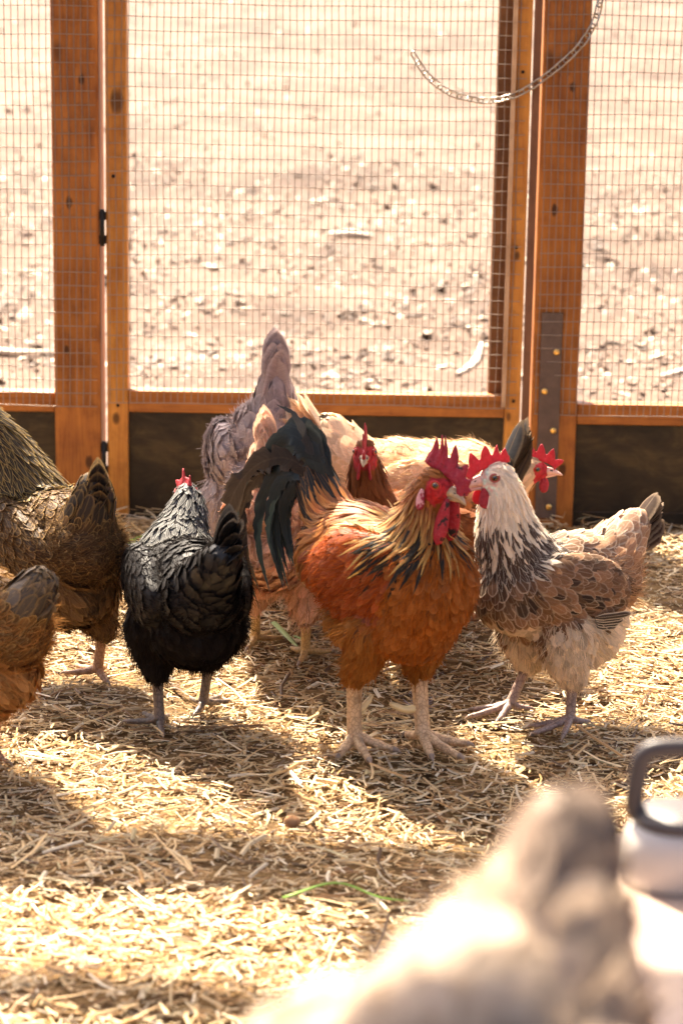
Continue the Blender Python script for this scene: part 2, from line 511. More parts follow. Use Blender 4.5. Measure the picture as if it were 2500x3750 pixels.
straw_object('straw_bedding', [
    straw_bed(52000, -1.0, 1.0, 2.15, 4.47, 11, .016, .018),
    straw_bed(34000, -1.0, 1.0, 2.15, 4.47, 12, .015, .008),
    straw_bed(1800, -1.0, 1.0, 2.15, 4.47, 13, .026, .055),
    straw_bed(2500, -1.0, 1.0, 4.15, 4.46, 14, .035, .045),
    straw_bed(9000, -1.3, 1.3, 1.2, 2.15, 15, .014, .026)],
    'loose golden chopped straw litter covering the floor of the run')

# chips, stones and leaf scraps on the yard outside
def chips(n, seed, y0, y1, xw, s0, s1, pal, ypow):
    r = np.random.default_rng(seed)
    ys = y0 + (y1 - y0) * r.uniform(0, 1, n) ** ypow
    xs = r.uniform(-1, 1, n) * (xw + (ys - 4.5) * .16)
    S = np.exp(r.uniform(math.log(s0), math.log(s1), n))
    oc = np.array([[1, 0, 0], [0, 1, 0], [-1, 0, 0], [0, -1, 0], [0, 0, 1], [0, 0, -1.]])
    sc = np.stack([S * r.uniform(.6, 1.7, n), S * r.uniform(.35, .9, n), S * r.uniform(.08, .32, n)], 1)
    V = oc[None] * sc[:, None] * r.uniform(.7, 1.2, (n, 6, 1))
    a = r.uniform(0, 6.28, n); b = r.normal(0, .35, n)
    ca, sa, cb, sb = np.cos(a)[:, None], np.sin(a)[:, None], np.cos(b)[:, None], np.sin(b)[:, None]
    x, y, z = V[..., 0], V[..., 1], V[..., 2]
    x, z = x * cb - z * sb, x * sb + z * cb
    x, y = x * ca - y * sa, x * sa + y * ca
    V = np.stack([x, y, z], -1) + np.stack([xs, ys, yard_z(xs, ys) + sc[:, 2] * .45], 1)[:, None]
    f = np.array([[0, 1, 4], [1, 2, 4], [2, 3, 4], [3, 0, 4], [1, 0, 5], [2, 1, 5], [3, 2, 5], [0, 3, 5]])
    F = (np.arange(n)[:, None, None] * 6 + f[None]).reshape(-1, 3)
    c = np.array(pal)[r.integers(0, len(pal), n)] * r.uniform(.75, 1.2, (n, 1))
    C = np.repeat(np.concatenate([c, np.ones((n, 1))], 1), 6, 0)
    return V.reshape(-1, 3), F, C

me_sets = [chips(22000, 21, 4.56, 9.0, 1.6, .004, .020, [[.16, .11, .08], [.11, .073, .052], [.07, .043, .03], [.55, .44, .34], [.14, .095, .07], [.09, .06, .043]], 1.2),
           chips(14000, 22, 6.0, 26.0, 2.2, .006, .028, [[.13, .09, .068], [.10, .068, .05], [.07, .046, .033], [.38, .30, .23], [.115, .08, .06], [.09, .06, .045]], 1.4)]
Vs, Fs, Cs = [], [], []; o = 0
for V, F, C in me_sets:
    Vs.append(V); Fs.append(F + o); Cs.append(C); o += len(V)
me = mesh_np('wood_chips', np.concatenate(Vs), np.concatenate(Fs), False)
set_attr(me, 'Col', 'FLOAT_COLOR', np.concatenate(Cs))
M['chip'] = attr_material('wood_chip', .75, .3, 60, .4, .004)
tag(link('wood_chips', me, None, M['chip']), 'pale wood chips and pebbles strewn over the bare yard beyond the fence', 'wood chips', kind='stuff')

# ---------------------------------------------------------------- fence
M['wood_post'] = wood_material('stained_post', (.50, .180, .030), (.21, .062, .012), 'Z', knots=((-.012, .605, .007), (.020, .115, .008), (.012, .83, .006), (-.02, .33, .005)))
M['wood_gate'] = wood_material('stained_gate', (.66, .29, .050), (.36, .125, .022), 'Z', knots=((-.363, .792, .013), (-.368, .20, .008), (.378, .52, .006), (.372, .215, .005)))
M['wood_rail'] = wood_material('stained_rail', (.50, .185, .034), (.24, .075, .015), 'X')
M['wood_shaded'] = wood_material('shaded_stile', (.20, .09, .03), (.10, .04, .015), 'Z')  # shade on the set-back gate timber put into its colour
M['wood_trim'] = wood_material('pale_trim', (.62, .42, .26), (.40, .24, .13), 'Z', knot=False)
M['wire'] = plain_material('galvanised_wire', (.27, .21, .165), .4, .5, .4, 200, .3)
M['steel'] = plain_material('brown_steel', (.11, .075, .06), .55, .4, .4, 60, .45, .2)
M['brass'] = plain_material('brass', (.80, .50, .16), .28, .5, .95)
M['hinge'] = plain_material('black_iron', (.02, .017, .015), .5, .4, .6)
M['chain'] = plain_material('chain_steel', (.42, .37, .31), .3, .5, .9, 150, .25)

def panel_material():
    m, nt, b, out = newmat('dark_kick_board')
    p = N(nt, 'ShaderNodeTexCoord').outputs['Object']
    mp = mapping(nt, p, (1.2, 1, 2.5))
    wob = noise(nt, p, 3.5, 3, .5, 2.5)
    g = noise(nt, mp, 9, 4, .55, 3.0)
    fine = noise(nt, mapping(nt, p, (2, 1, 60)), 8, 3)
    k = math_n(nt, 'ADD', math_n(nt, 'MULTIPLY', wob, .55), math_n(nt, 'ADD', math_n(nt, 'MULTIPLY', g, .35), math_n(nt, 'MULTIPLY', fine, .15)))
    c = ramp(nt, k, [(.38, (.028, .019, .010)), (.52, (.052, .034, .016)), (.70, (.12, .08, .034))])
    nt.links.new(c, b.inputs['Base Color'])
    b.inputs['Roughness'].default_value = .5
    tr = N(nt, 'ShaderNodeBsdfTranslucent'); nt.links.new(c, tr.inputs[0])
    mx = N(nt, 'ShaderNodeMixShader'); mx.inputs[0].default_value = .45
    nt.links.new(b.outputs[0], mx.inputs[1]); nt.links.new(tr.outputs[0], mx.inputs[2])
    nt.links.new(mx.outputs[0], out.inputs[0])
    return m
M['panel'] = panel_material()

FY = 4.48
TOPZ = 2.42

def wire_sheet(name, parent, x0, x1, z0, z1, y, seed):
    """welded wire: half-inch upright, one-inch cross wires"""
    r = np.random.default_rng(seed)
    V, F = [], []; seg = 4
    def wire(P, rad):
        n0 = len(V); P = np.asarray(P)
        T = nrmz(np.gradient(P, axis=0)); n = len(P)
        for i in range(n):
            a = nrmz(np.cross(T[i], (0, 1, 0))); b = np.array((0, 1, 0.))
            for k in range(seg):
                w = math.pi / 4 + 2 * math.pi * k / seg
                V.append(P[i] + rad * (math.cos(w) * a + math.sin(w) * b))
        for i in range(n - 1):
            for k in range(seg):
                l = (k + 1) % seg
                F.append((n0 + i * seg + k, n0 + i * seg + l, n0 + (i + 1) * seg + l, n0 + (i + 1) * seg + k))
    xs = np.arange(x0, x1 + .001, .0127); zs = np.arange(z0, z1 + .001, .0254)
    zz = np.linspace(z0, z1, 22); xx = np.linspace(x0 - .003, x1 + .003, 14)
    wx = lambda X, Z: .0011 * np.sin(Z * 9 + X * 7) + .0008 * np.sin(Z * 31 + X * 11)
    wz = lambda X, Z: .0014 * np.sin(X * 8 + Z * 5) + .0007 * np.sin(X * 27 + Z * 13)
    wy = lambda X, Z: .0020 * np.sin(X * 10 + Z * 6)
    for x in xs:
        wire(np.stack([x + wx(x, zz), y + wy(x, zz), zz], 1), .00095)
    for z in zs:
        wire(np.stack([xx, y - .0011 + wy(xx, z), z + wz(xx, z)], 1), .0010)
    me = mesh_np(name, np.array(V), np.array(F), True)
    return link(name, me, parent, M['wire'])

def timber(name, parent, x0, x1, y0, y1, z0, z1, mat, bev=.0025):
    mb = MB(); mb.box(x0, x1, y0, y1, z0, z1)
    return mb.build(name, mat, parent, False, bev)

# posts
def post(x0, x1, label):
    t = empty('fence_post', ((x0 + x1) / 2, FY + .045, 0))
    tag(t, label, 'post')
    w = (x1 - x0) / 2
    timber('timber', t, -w, w, -.045, .045, -.02, 2.433, M['wood_post'], .003)
    return t
pl = post(-.543, -.456, 'reddish square timber post beside the gate hinges')
pr = post(.354, .440, 'orange square timber post with brown steel strap screwed on')
strap = timber('steel_strap', pr, -.030, .010, -.0515, -.0455, .02, .414, M['steel'], .001)
for x, z in ((.0, .341), (-.020, .266), (-.001, .191), (-.004, .043)):
    mb = MB()
    mb.tube([(x, -.0515, z), (x, -.0545, z), (x, -.0552, z)], [.0062, .0058, .0035], 12)
    s = mb.build('screw', M['brass'], strap, True)
    mb2 = MB(); mb2.box(x - .004, x + .004, -.0556, -.0551, z - .0007, z + .0007); mb2.box(x - .0007, x + .0007, -.0556, -.0551, z - .004, z + .004)

def small_screw(parent, x, z, y):
    mb = MB(); mb.tube([(x, y, z), (x, y - .0012, z)], .0032, 10); mb.build('screw', M['hinge'], parent, True)

# left fence bay
t = empty('wire_fence', (-.85, FY, 0)); tag(t, 'fence bay of wire mesh on the hinge side of the gate', 'fence')
timber('rail', t, -.55, .3055, .010, .048, .208, .246, M['wood_rail'])
timber('kick_board', t, -.55, .3055, .022, .030, -.01, .207, M['panel'], .001)
timber('top_rail', t, -.55, .3055, .010, .048, TOPZ - .04, TOPZ, M['wood_rail'])
wire_sheet('wire_mesh', t, -.50, .385, .224, TOPZ, -.004, 1)
# right fence bay
t = empty('wire_fence', (.85, FY, 0)); tag(t, 'fence bay of wire mesh beyond the post with the steel strap', 'fence')
timber('rail', t, -.409, .55, .010, .048, .200, .240, M['wood_rail'])
timber('kick_board', t, -.409, .55, .022, .030, -.01, .199, M['panel'], .001)
timber('top_rail', t, -.409, .55, .010, .048, TOPZ - .04, TOPZ, M['wood_rail'])
wire_sheet('wire_mesh', t, -.488, .50, .222, TOPZ, -.004, 2)
# gate
gt = empty('gate', (-.06, FY, 0)); tag(gt, 'orange timber gate with wire mesh and dark kick board', 'gate')
gx = .06
timber('stile', gt, -.444 + gx, -.405 + gx, 0, .038, .012, TOPZ, M['wood_gate'])
timber('stile', gt, .304 + gx, .333 + gx, 0, .038, .012, TOPZ, M['wood_gate'])
timber('stile', gt, .273 + gx, .3035 + gx, .030, .062, .235, TOPZ, M['wood_shaded'])
timber('trim', gt, .297 + gx, .305 + gx, -.012, -.001, .235, TOPZ, M['wood_trim'], .001)
timber('rail', gt, -.4045 + gx, .3035 + gx, .002, .036, .212, .254, M['wood_rail'])
timber('rail', gt, -.4045 + gx, .2725 + gx, .002, .036, TOPZ - .04, TOPZ - .001, M['wood_rail'])
timber('kick_board', gt, -.4045 + gx, .3035 + gx, .014, .022, .008, .211, M['panel'], .001)
wire_sheet('wire_mesh', gt, -.438 + gx, .322 + gx, .233, TOPZ, -.005, 3)
# closing strip between gate and post
timber('closing_strip', gt, .3365 + gx, .3505 + gx, .004, .014, .20, TOPZ, wood_material('brown_strip', (.22, .10, .05), (.13, .055, .028), 'Z', knot=False), .001)
for zc in (.560, .122, 1.30, 2.0):
    h = empty('hinge'); h.parent = gt
    mb = MB(); mb.tube([(-.4505 + gx, -.003, zc + d) for d in (-.034, .034)], .0042, 10)
    hb = mb.build('hinge', M['hinge'], gt, True)
    bpy.data.objects.remove(h)
    for dz in (-.022, .022):
        mb = MB(); mb.box(-.4565 + gx, -.4435 + gx, -.0035, -.0005, zc + dz - .008, zc + dz + .008)
        mb.build('leaf', M['hinge'], hb)

M['bounce_slat_wood'] = wood_material('bounce_slat_wood', (.80, .70, .56), (.62, .52, .40), 'Y', knot=False)  # pale, so the added slats bounce floor light back down
for x, z in ((.318 + gx, .856), (.316 + gx, .535), (.320 + gx, .245), (-.424 + gx, .225), (-.430 + gx, .655)): small_screw(gt, x, z, -.0002)

# fascia board and slatted roof added unseen overhead to shade the front floor
t = empty('shade_roof', (0, FY, 2.435)); tag(t, 'added slatted roof, unseen above the run, to shade its floor', 'roof')
timber('shade_fascia', t, -3.0, 3.0, .0, .03, .0, .20, M['wood_rail'])
ys_ = -.16
for i in range(17):
    w_ = random.uniform(.05, .13)
    timber('shade_slat', t, -3.0, 3.0, ys_ - w_, ys_, .30, .325, M['bounce_slat_wood'], 0).rotation_euler = (0, 0, random.uniform(-.012, .012))
    ys_ -= w_ + random.uniform(.05, .20)
for x in (-2.4, -.8, .8, 2.4):
    timber('shade_rafter', t, x - .02, x + .02, -3.6, .0, .22, .298, M['wood_post'])

# chain hooked on the mesh and the post
def chain_thing():
    pts = [(.122, .878), (.138, .854), (.158, .835), (.181, .82), (.209, .81), (.256, .804), (.311, .818), (.365, .854), (.412, .897), (.438, .935), (.450, .972), (.455, 1.03)]
    P = catmull([(x, 0, z) for x, z in pts], 400)
    seg = np.linalg.norm(np.diff(P, axis=0), axis=1); S = np.concatenate([[0], np.cumsum(seg)])
    pitch = .0195; n = int(S[-1] / pitch)
    root = empty('chain', (0, FY - .012, .9)); tag(root, 'slack steel link chain slung between the gate mesh and the post', 'chain')
    loop = []
    for k in range(20):
        w = 2 * math.pi * k / 20
        loop.append(((.0075 if math.cos(w) >= 0 else -.0075) + .0062 * math.cos(w), .0062 * math.sin(w), 0))
    mb = MB(); mb.tube(loop, .0017, 6, closed=True)
    first = None
    for i in range(n + 1):
        s = i * pitch
        p = np.array([np.interp(s, S, P[:, k]) for k in range(3)])
        q = np.array([np.interp(s + .004, S, P[:, k]) for k in range(3)])
        q0 = np.array([np.interp(s - .004, S, P[:, k]) for k in range(3)])
        d = Vector(q - q0).normalized()
        rot = Matrix((d, d.cross(Vector((0, 1, 0))).normalized(), Vector((0, 1, 0)))).transposed()
        rot = rot @ Matrix.Rotation(R(42 if i % 2 else -42) + random.uniform(-.2, .2), 3, 'X')
        if first is None:
            ob = mb.build('link', M['chain'], root, True); first = ob
        else:
            ob = first.copy(); COL.objects.link(ob)
        ob.matrix_local = Matrix.Translation(Vector(p) - Vector((0, 0, .9))) @ rot.to_4x4()
chain_thing()

# ------------------------------------------------------------------ birds
I3 = np.eye(3)
def rotm(ax, deg):
    return np.array(Matrix.Rotation(R(deg), 3, ax))

T6 = np.array([0, .25, .5, .72, .9, 1.0])
PROF_R = np.array([.45, .85, 1, 1, .78, .28])
PROF_P = np.array([.7, 1, .92, .68, .36, .06])

def feather_batch(C, side, nrm, W, shape, col, tip, edge, gloss, cup=.18, tipstart=.35):
    """C,side,nrm (N,R,3); W,shape,gloss (N,); col (N,3), tip/edge (N,4)"""
    n, rr, _ = C.shape
    s = np.array([-1, 0, 1.0])
    prof = PROF_R[None] * (1 - shape[:, None]) + PROF_P[None] * shape[:, None]
    w = W[:, None] * prof * .5
    V = C[:, :, None] + side[:, :, None] * (s[None, None] * w[:, :, None])[..., None] - nrm[:, :, None] * (np.abs(s)[None, None] * w[:, :, None] * cup)[..., None]
    idx = np.arange(n * rr * 3).reshape(n, rr, 3)
    F = np.stack([idx[:, :-1, :-1], idx[:, :-1, 1:], idx[:, 1:, 1:], idx[:, 1:, :-1]], -1).reshape(-1, 4)
    fuv = np.zeros((n, rr, 3, 3)); fuv[..., 0] = s; fuv[..., 1] = T6[None, :, None]; fuv[..., 2] = gloss[:, None, None]
    k = np.clip((T6 - tipstart) / .45, 0, 1)[None, :, None] * tip[:, None, 3:4]
    c = col[:, None] * (1 - k) + tip[:, None, :3] * k
    Cc = np.concatenate([np.repeat(c[:, :, None], 3, 2), np.ones((n, rr, 3, 1))], -1)
    E = np.broadcast_to(edge[:, None, None], (n, rr, 3, 4))
    return V.reshape(-1, 3), F, Cc.reshape(-1, 4), E.reshape(-1, 4), fuv.reshape(-1, 3)

def feather_obj(name, batches, parent, kind=None):
    Vs, Fs, Cs, Es, Us = [], [], [], [], []; o = 0
    for V, F, C, E, U in batches:
        Vs.append(V); Fs.append(F + o); Cs.append(C); Es.append(E); Us.append(U); o += len(V)
    me = mesh_np(name, np.concatenate(Vs), np.concatenate(Fs))
    set_attr(me, 'Col', 'FLOAT_COLOR', np.concatenate(Cs))
    set_attr(me, 'Edge', 'FLOAT_COLOR', np.concatenate(Es))
    set_attr(me, 'fuv', 'FLOAT_VECTOR', np.concatenate(Us))
    ob = link(name, me, parent, M['feather'])
    if kind: ob['kind'] = kind
    return ob

def big_feather(name, parent, pts, W, up, col, tip=(0, 0, 0, 0), edge=(0, 0, 0, 0), gloss=.5, rows=18, shape='round', rag=.0, cup=.2, twist=0.0, seed=0):
    """one large quill along a curve"""
    r = np.random.default_rng(seed)
    P = catmull(pts, rows); T = nrmz(np.gradient(P, axis=0))
    up = np.asarray(up, float)
    side = nrmz(np.cross(np.broadcast_to(up, T.shape), T)); nr = np.cross(T, side)
    if twist:
        a = np.linspace(0, twist, rows)[:, None]
        side, nr = side * np.cos(a) + nr * np.sin(a), nr * np.cos(a) - side * np.sin(a)
    t = np.linspace(0, 1, rows)
    if shape == 'round': prof = np.minimum(1, (t + .08) * 3.2) ** .8 * np.sqrt(np.clip(1 - np.clip((t - .72) / .29, 0, 1) ** 2.2, 0, 1))
    elif shape == 'sickle': prof = np.minimum(1, (t + .1) * 3) * np.clip((1.02 - t) / .6, 0, 1) ** .8
    else: prof = np.minimum(1, (t + .1) * 3) * np.clip((1.03 - t) / .6, 0, 1)
    s = np.array([-1, -.5, 0, .5, 1.0])
    w = W * .5 * prof
    jit = 1 - rag * r.uniform(0, 1, (rows, 2)) ** 2
    ww = np.stack([w * jit[:, 0], w * (.6 * jit[:, 0] + .4), w, w * (.6 * jit[:, 1] + .4), w * jit[:, 1]], 1)
    V = P[:, None] + side[:, None] * (s[None] * ww)[..., None] - nr[:, None] * (s[None] ** 2 * ww * cup)[..., None]
    if rag:   # barb ends trail towards the tip
        V[:, [0, 4]] += T[:, None] * (rag * .35 * W * r.uniform(0, 1, (rows, 2, 1)))
    idx = np.arange(rows * 5).reshape(rows, 5)
    F = np.stack([idx[:-1, :-1], idx[:-1, 1:], idx[1:, 1:], idx[1:, :-1]], -1).reshape(-1, 4)
    k = np.clip((t - .3) / .6, 0, 1)[:, None] * tip[3]
    c = np.asarray(col)[None] * (1 - k) + np.asarray(tip[:3])[None] * k
    C = np.concatenate([np.repeat(c[:, None], 5, 1), np.ones((rows, 5, 1))], -1)
    U = np.zeros((rows, 5, 3)); U[..., 0] = s; U[..., 1] = t[:, None]; U[..., 2] = gloss + 2.0
    E = np.broadcast_to(np.asarray(edge, float), (rows * 5, 4))
    return feather_obj(name, [(V.reshape(-1, 3), F, C.reshape(-1, 4), E, U.reshape(-1, 3))], parent)

class Bird:
    def __init__(s, name, label, cat, loc, phi, scale=1.0, seed=1):
        s.seed = seed
        s.rng = np.random.default_rng(seed)
        s.root = empty(name, loc, R(phi)); s.root.scale = (scale,) * 3
        tag(s.root, label, cat, 'flock of chickens in the run')
        s.P = []      # (centre, radii, rot, tag, flow)
        s.pm = I3; s.piv = np.array([0, 0, .2])
    def pitch(s, deg):
        s.pm = rotm('Y', -deg)
    def T(s, p):
        return s.pm @ (np.asarray(p, float) - s.piv) + s.piv
    def ell(s, c, r, tg, flow, tilt=0.0, raw=False):
        rot = rotm('Y', -tilt)
        if raw: s.P.append((np.asarray(c, float), np.asarray(r, float), rot, tg, nrmz(flow)))
        else: s.P.append((s.T(c), np.asarray(r, float), s.pm @ rot, tg, nrmz(s.pm @ np.asarray(flow, float))))
    def chain(s, nodes, tg, sign=1.0):
        """tapered capsule chain; nodes (x,y,z,r)"""
        A = np.asarray(nodes, float)
        L = np.concatenate([[0], np.cumsum(np.linalg.norm(np.diff(A[:, :3], axis=0), axis=1))])
        n = max(4, int(L[-1] / .010))
        B = catmull(A, n) if len(A) > 2 else np.array([np.interp(np.linspace(0, 1, n), [0, 1], A[:, k]) for k in range(4)]).T
        T = nrmz(np.gradient(B[:, :3], axis=0))
        for b, t in zip(B, T): s.P.append((b[:3], np.full(3, b[3]), I3, tg, sign * t))
    def standard(s, k=1.0, wide=1.0, belly=1.0, tailz=1.0):
        w = wide
        s.ell((0, 0, .205), (.115 * k, .076 * w, .080), 'body', (-1, 0, -.12))
        s.ell((.075 * k, 0, .212), (.066, .070 * w, .072), 'breast', (-.55, 0, -.85))
        s.ell((-.085 * k, 0, .222), (.066, .058 * w, .060), 'rump', (-.9, 0, .25))
        s.ell((-.035 * k, 0, .242), (.095, .050 * w, .048), 'saddle', (-1, 0, .05))
        s.ell((-.050 * k, 0, .165), (.076, .066 * w, .058 * belly), 'belly', (-.7, 0, -.6))
        for y in (1, -1):
            s.ell((.005 * k, y * .062 * w, .218), (.100 * k, .024, .056), 'wingL' if y > 0 else 'wingR', (-1, 0, -.16), 8)
    def head(s, pos, yaw, pitch, size=1.0, roll=0.0):
        s.hp = np.asarray(pos, float); s.hs = size
        s.hm = rotm('Z', yaw) @ rotm('Y', -pitch) @ rotm('X', roll)
        h = lambda *p: s.hp + s.hm @ (np.asarray(p, float) * size)
        s.h = h
        f = lambda *d: s.hm @ np.asarray(d, float)
        s.P.append((h(0, 0, 0), np.array([.0215, .0165, .0180]) * size, s.hm, 'head', nrmz(f(-1, 0, -.2))))
        s.P.append((h(.012, 0, -.004), np.array([.0135, .0120, .0125]) * size, s.hm, 'head', nrmz(f(-1, 0, -.2))))
        s.P.append((h(-.006, 0, -.010), np.array([.0150, .0150, .0150]) * size, s.hm, 'head', nrmz(f(-.7, 0, -.7))))
    def leg(s, hip, hock, r0=.042, r1=.016):
        hip = np.asarray(hip, float); hock = np.asarray(hock, float)
        s.chain([(*hip, r0), (*(hip * .5 + hock * .5 + np.array([.006, 0, 0])), r0 * .66 + r1 * .2), (*hock, r1)], 'thigh', 1.0)
    # ---- body surface
    def build_body(s, under, face=None, voxel=.0048, smooth=9):
        bm = bmesh.new()
        for c, r, rot, tg, fl in s.P:
            m = Matrix.Translation(c) @ Matrix(rot.tolist()).to_4x4() @ Matrix.Diagonal((*r, 1))
            bmesh.ops.create_icosphere(bm, subdivisions=2, radius=1.0, matrix=m)
        me = bpy.data.meshes.new('tmp'); bm.to_mesh(me); bm.free()
        tmp = bpy.data.objects.new('tmp', me); COL.objects.link(tmp)
        md = tmp.modifiers.new('r', 'REMESH'); md.mode = 'VOXEL'; md.voxel_size = voxel
        md = tmp.modifiers.new('s', 'SMOOTH'); md.iterations = smooth; md.factor = .5
        dg = bpy.context.evaluated_depsgraph_get()
        bme = bpy.data.meshes.new_from_object(tmp.evaluated_get(dg))
        bpy.data.objects.remove(tmp); bpy.data.meshes.remove(me)
        bme.name = 'body'
        n = len(bme.vertices)
        V = np.zeros(n * 3, np.float32); bme.vertices.foreach_get('co', V); V = V.reshape(-1, 3)
        bme.polygons.foreach_set('use_smooth', np.ones(len(bme.polygons), bool))
        s.V = V.astype(float)
        s.bvh = BVHTree.FromPolygons([tuple(v) for v in s.V], [tuple(p.vertices) for p in bme.polygons])
        s.tags = [p[3] for p in s.P]
        s.PC = np.array([p[0] for p in s.P]); s.PR = np.array([p[1] for p in s.P]); s.PM = np.array([p[2] for p in s.P]); s.PF = np.array([p[4] for p in s.P])
        tg = s.tag_of(s.V)
        C = np.ones((n, 4)); 
        for t in set(s.tags):
            C[tg == t, :3] = under.get(t, under['*'])
        s.face_r = 0
        if face is not None:
            fm = s.face_mask(s.V, face['size'])
            fr_ = np.random.default_rng(s.seed + 3)
            C[fm, :3] = np.asarray(face['color']) * fr_.uniform(.55, 1.25, (int(fm.sum()), 1))
            C[fm, 1:3] *= fr_.uniform(.8, 1.9, (int(fm.sum()), 1))
            s.face_r = face['size']
        set_attr(bme, 'Col', 'FLOAT_COLOR', C)
        ob = link('body', bme, s.root, M['body'])
        # triangles for sampling
        bme.calc_loop_triangles()
        t = np.zeros(len(bme.loop_triangles) * 3, np.int32); bme.loop_triangles.foreach_get('vertices', t)
        s.tri = t.reshape(-1, 3)
        return ob
    def face_mask(s, p, size):
        q = (p - s.hp) @ s.hm / s.hs
        d = np.sqrt(((q - np.array([.013, 0, -.004])) / np.array([1.0, 1.0, 1.0])) ** 2 @ np.ones(3))
        d = d + .0022 * np.sin(q[:, 0] * 900 + q[:, 2] * 500) + .0015 * np.sin(q[:, 2] * 1300)
        return (d < size) & (q[:, 2] < .0115 - .12 * np.abs(q[:, 0] - .012))
    def dists(s, p):
        d = np.einsum('nij,njk->nik', p[:, None] - s.PC[None], np.eye(3)[None].repeat(len(p), 0)) if False else p[:, None] - s.PC[None]
        d = np.einsum('npi,pij->npj', d, s.PM) / s.PR[None]
        return np.sqrt((d ** 2).sum(-1))
    def tag_of(s, p):
        out = []
        for i in range(0, len(p), 4000):
            out.append(np.argmin(s.dists(p[i:i + 4000]), 1))
        return np.array(s.tags)[np.concatenate(out)]
    def flow(s, p):
        w = 1 / (s.dists(p) ** 7 + 1e-3)
        return nrmz(w @ s.PF)
    def project(s, p):
        loc = np.empty_like(p); nr = np.empty_like(p)
        fn = s.bvh.find_nearest
        for i, q in enumerate(p):
            l, n_, _, _ = fn(q)
            loc[i] = l; nr[i] = n_
        return loc, nr
    def sample(s, spacing):
        """dart-throw feather roots; spacing: tag -> metres (None = bare)"""
        r = s.rng
        a, b, c = (s.V[s.tri[:, k]] for k in range(3))
        ar = np.linalg.norm(np.cross(b - a, c - a), axis=1)
        n = 26000
        f = r.choice(len(ar), n, p=ar / ar.sum())
        u, v = r.uniform(0, 1, (2, n)); fl = u + v > 1; u[fl] = 1 - u[fl]; v[fl] = 1 - v[fl]
        p = a[f] + (b - a)[f] * u[:, None] + (c - a)[f] * v[:, None]
        tg = s.tag_of(p)
        keep = []; grid = {}
        cs = .006
        for i in range(n):
            sp = spacing.get(tg[i], spacing['*'])
            if not sp: continue
            x, y, z = p[i]
            k = (int(math.floor(x / cs)), int(math.floor(y / cs)), int(math.floor(z / cs)))
            m = int(math.ceil(sp / cs)); ok = True
            for dx in range(-m, m + 1):
                for dy in range(-m, m + 1):
                    for dz in range(-m, m + 1):
                        for j in grid.get((k[0] + dx, k[1] + dy, k[2] + dz), ()):
                            q = p[j]
                            if (x - q[0]) ** 2 + (y - q[1]) ** 2 + (z - q[2]) ** 2 < sp * sp: ok = False; break
                        if not ok: break
                    if not ok: break
                if not ok: break
            if ok:
                keep.append(i); grid.setdefault(k, []).append(i)
        p = p[keep]; tg = tg[keep]
        if s.face_r:
            m = ~s.face_mask(p, s.face_r * .97)
            p, tg = p[m], tg[m]
        return p, tg
    def plumage(s, style, post=None):
        """style: tag -> dict(L,W,lift,col,edge,tip,gl,sh,sp)"""
        r = s.rng
        sp = {k: v.get('sp', .008) for k, v in style.items()}
        p, tg = s.sample(sp)
        n = len(p)
        D = dict(L=np.zeros(n), W=np.zeros(n), lift=np.zeros(n), col=np.zeros((n, 3)), edge=np.zeros((n, 4)), tip=np.zeros((n, 4)), gl=np.zeros(n), sh=np.zeros(n), jit=np.zeros(n), var=np.zeros(n))
        for t in set(tg):
            st = dict(style['*']); st.update(style.get(t, {}))
            m = tg == t
            for k, dflt in (('L', .03), ('W', .016), ('lift', .005), ('gl', .3), ('sh', 0.0), ('jit', .16), ('var', .18)): D[k][m] = st.get(k, dflt)
            D['col'][m] = st['col']; D['edge'][m] = st.get('edge', (0, 0, 0, 0)); D['tip'][m] = st.get('tip', (0, 0, 0, 0))
        if post: post(p, tg, D, r)
        D['L'] *= r.uniform(.82, 1.2, n); D['W'] *= r.uniform(.85, 1.15, n)
        v = (1 + D['var'] * r.normal(0, 1, n))[:, None].clip(.45, 1.6)
        D['col'] = D['col'] * v
        rows = 6
        C = np.zeros((n, rows, 3)); S = np.zeros((n, rows, 3)); NN = np.zeros((n, rows, 3))
        q = p.copy(); ang = r.normal(0, 1, n) * D['jit']; lf = D['lift'] * r.uniform(.4, 1.7, n)
        layer = r.uniform(0, .0012, n)
        prev = None
        for k in range(rows):
            loc, nr = s.project(q)
            d = s.flow(loc)
            d = nrmz(d - nr * (d * nr).sum(1, keepdims=True))
            sd = np.cross(nr, d)
            d = nrmz(d * np.cos(ang)[:, None] + sd * np.sin(ang)[:, None]); sd = np.cross(nr, d)
            C[:, k] = loc + nr * (.0006 + layer + lf * T6[k] ** 1.2)[:, None]
            S[:, k] = sd; NN[:, k] = nr
            if k < rows - 1: q = loc + d * (D['L'] * (T6[k + 1] - T6[k]))[:, None]
        groups = {}
        for i, t in enumerate(tg):
            g_ = 'wing_left' if t == 'wingL' else 'wing_right' if t == 'wingR' else 'hackle' if t in ('neck', 'head') else 'plumage'
            groups.setdefault(g_, []).append(i)
        for g_, ii in groups.items():
            ii = np.array(ii)
            b = feather_batch(C[ii], S[ii], NN[ii], D['W'][ii], D['sh'][ii], D['col'][ii], D['tip'][ii], D['edge'][ii], D['gl'][ii])
            feather_obj('wing' if g_.startswith('wing') else g_, [b], s.root, 'stuff')
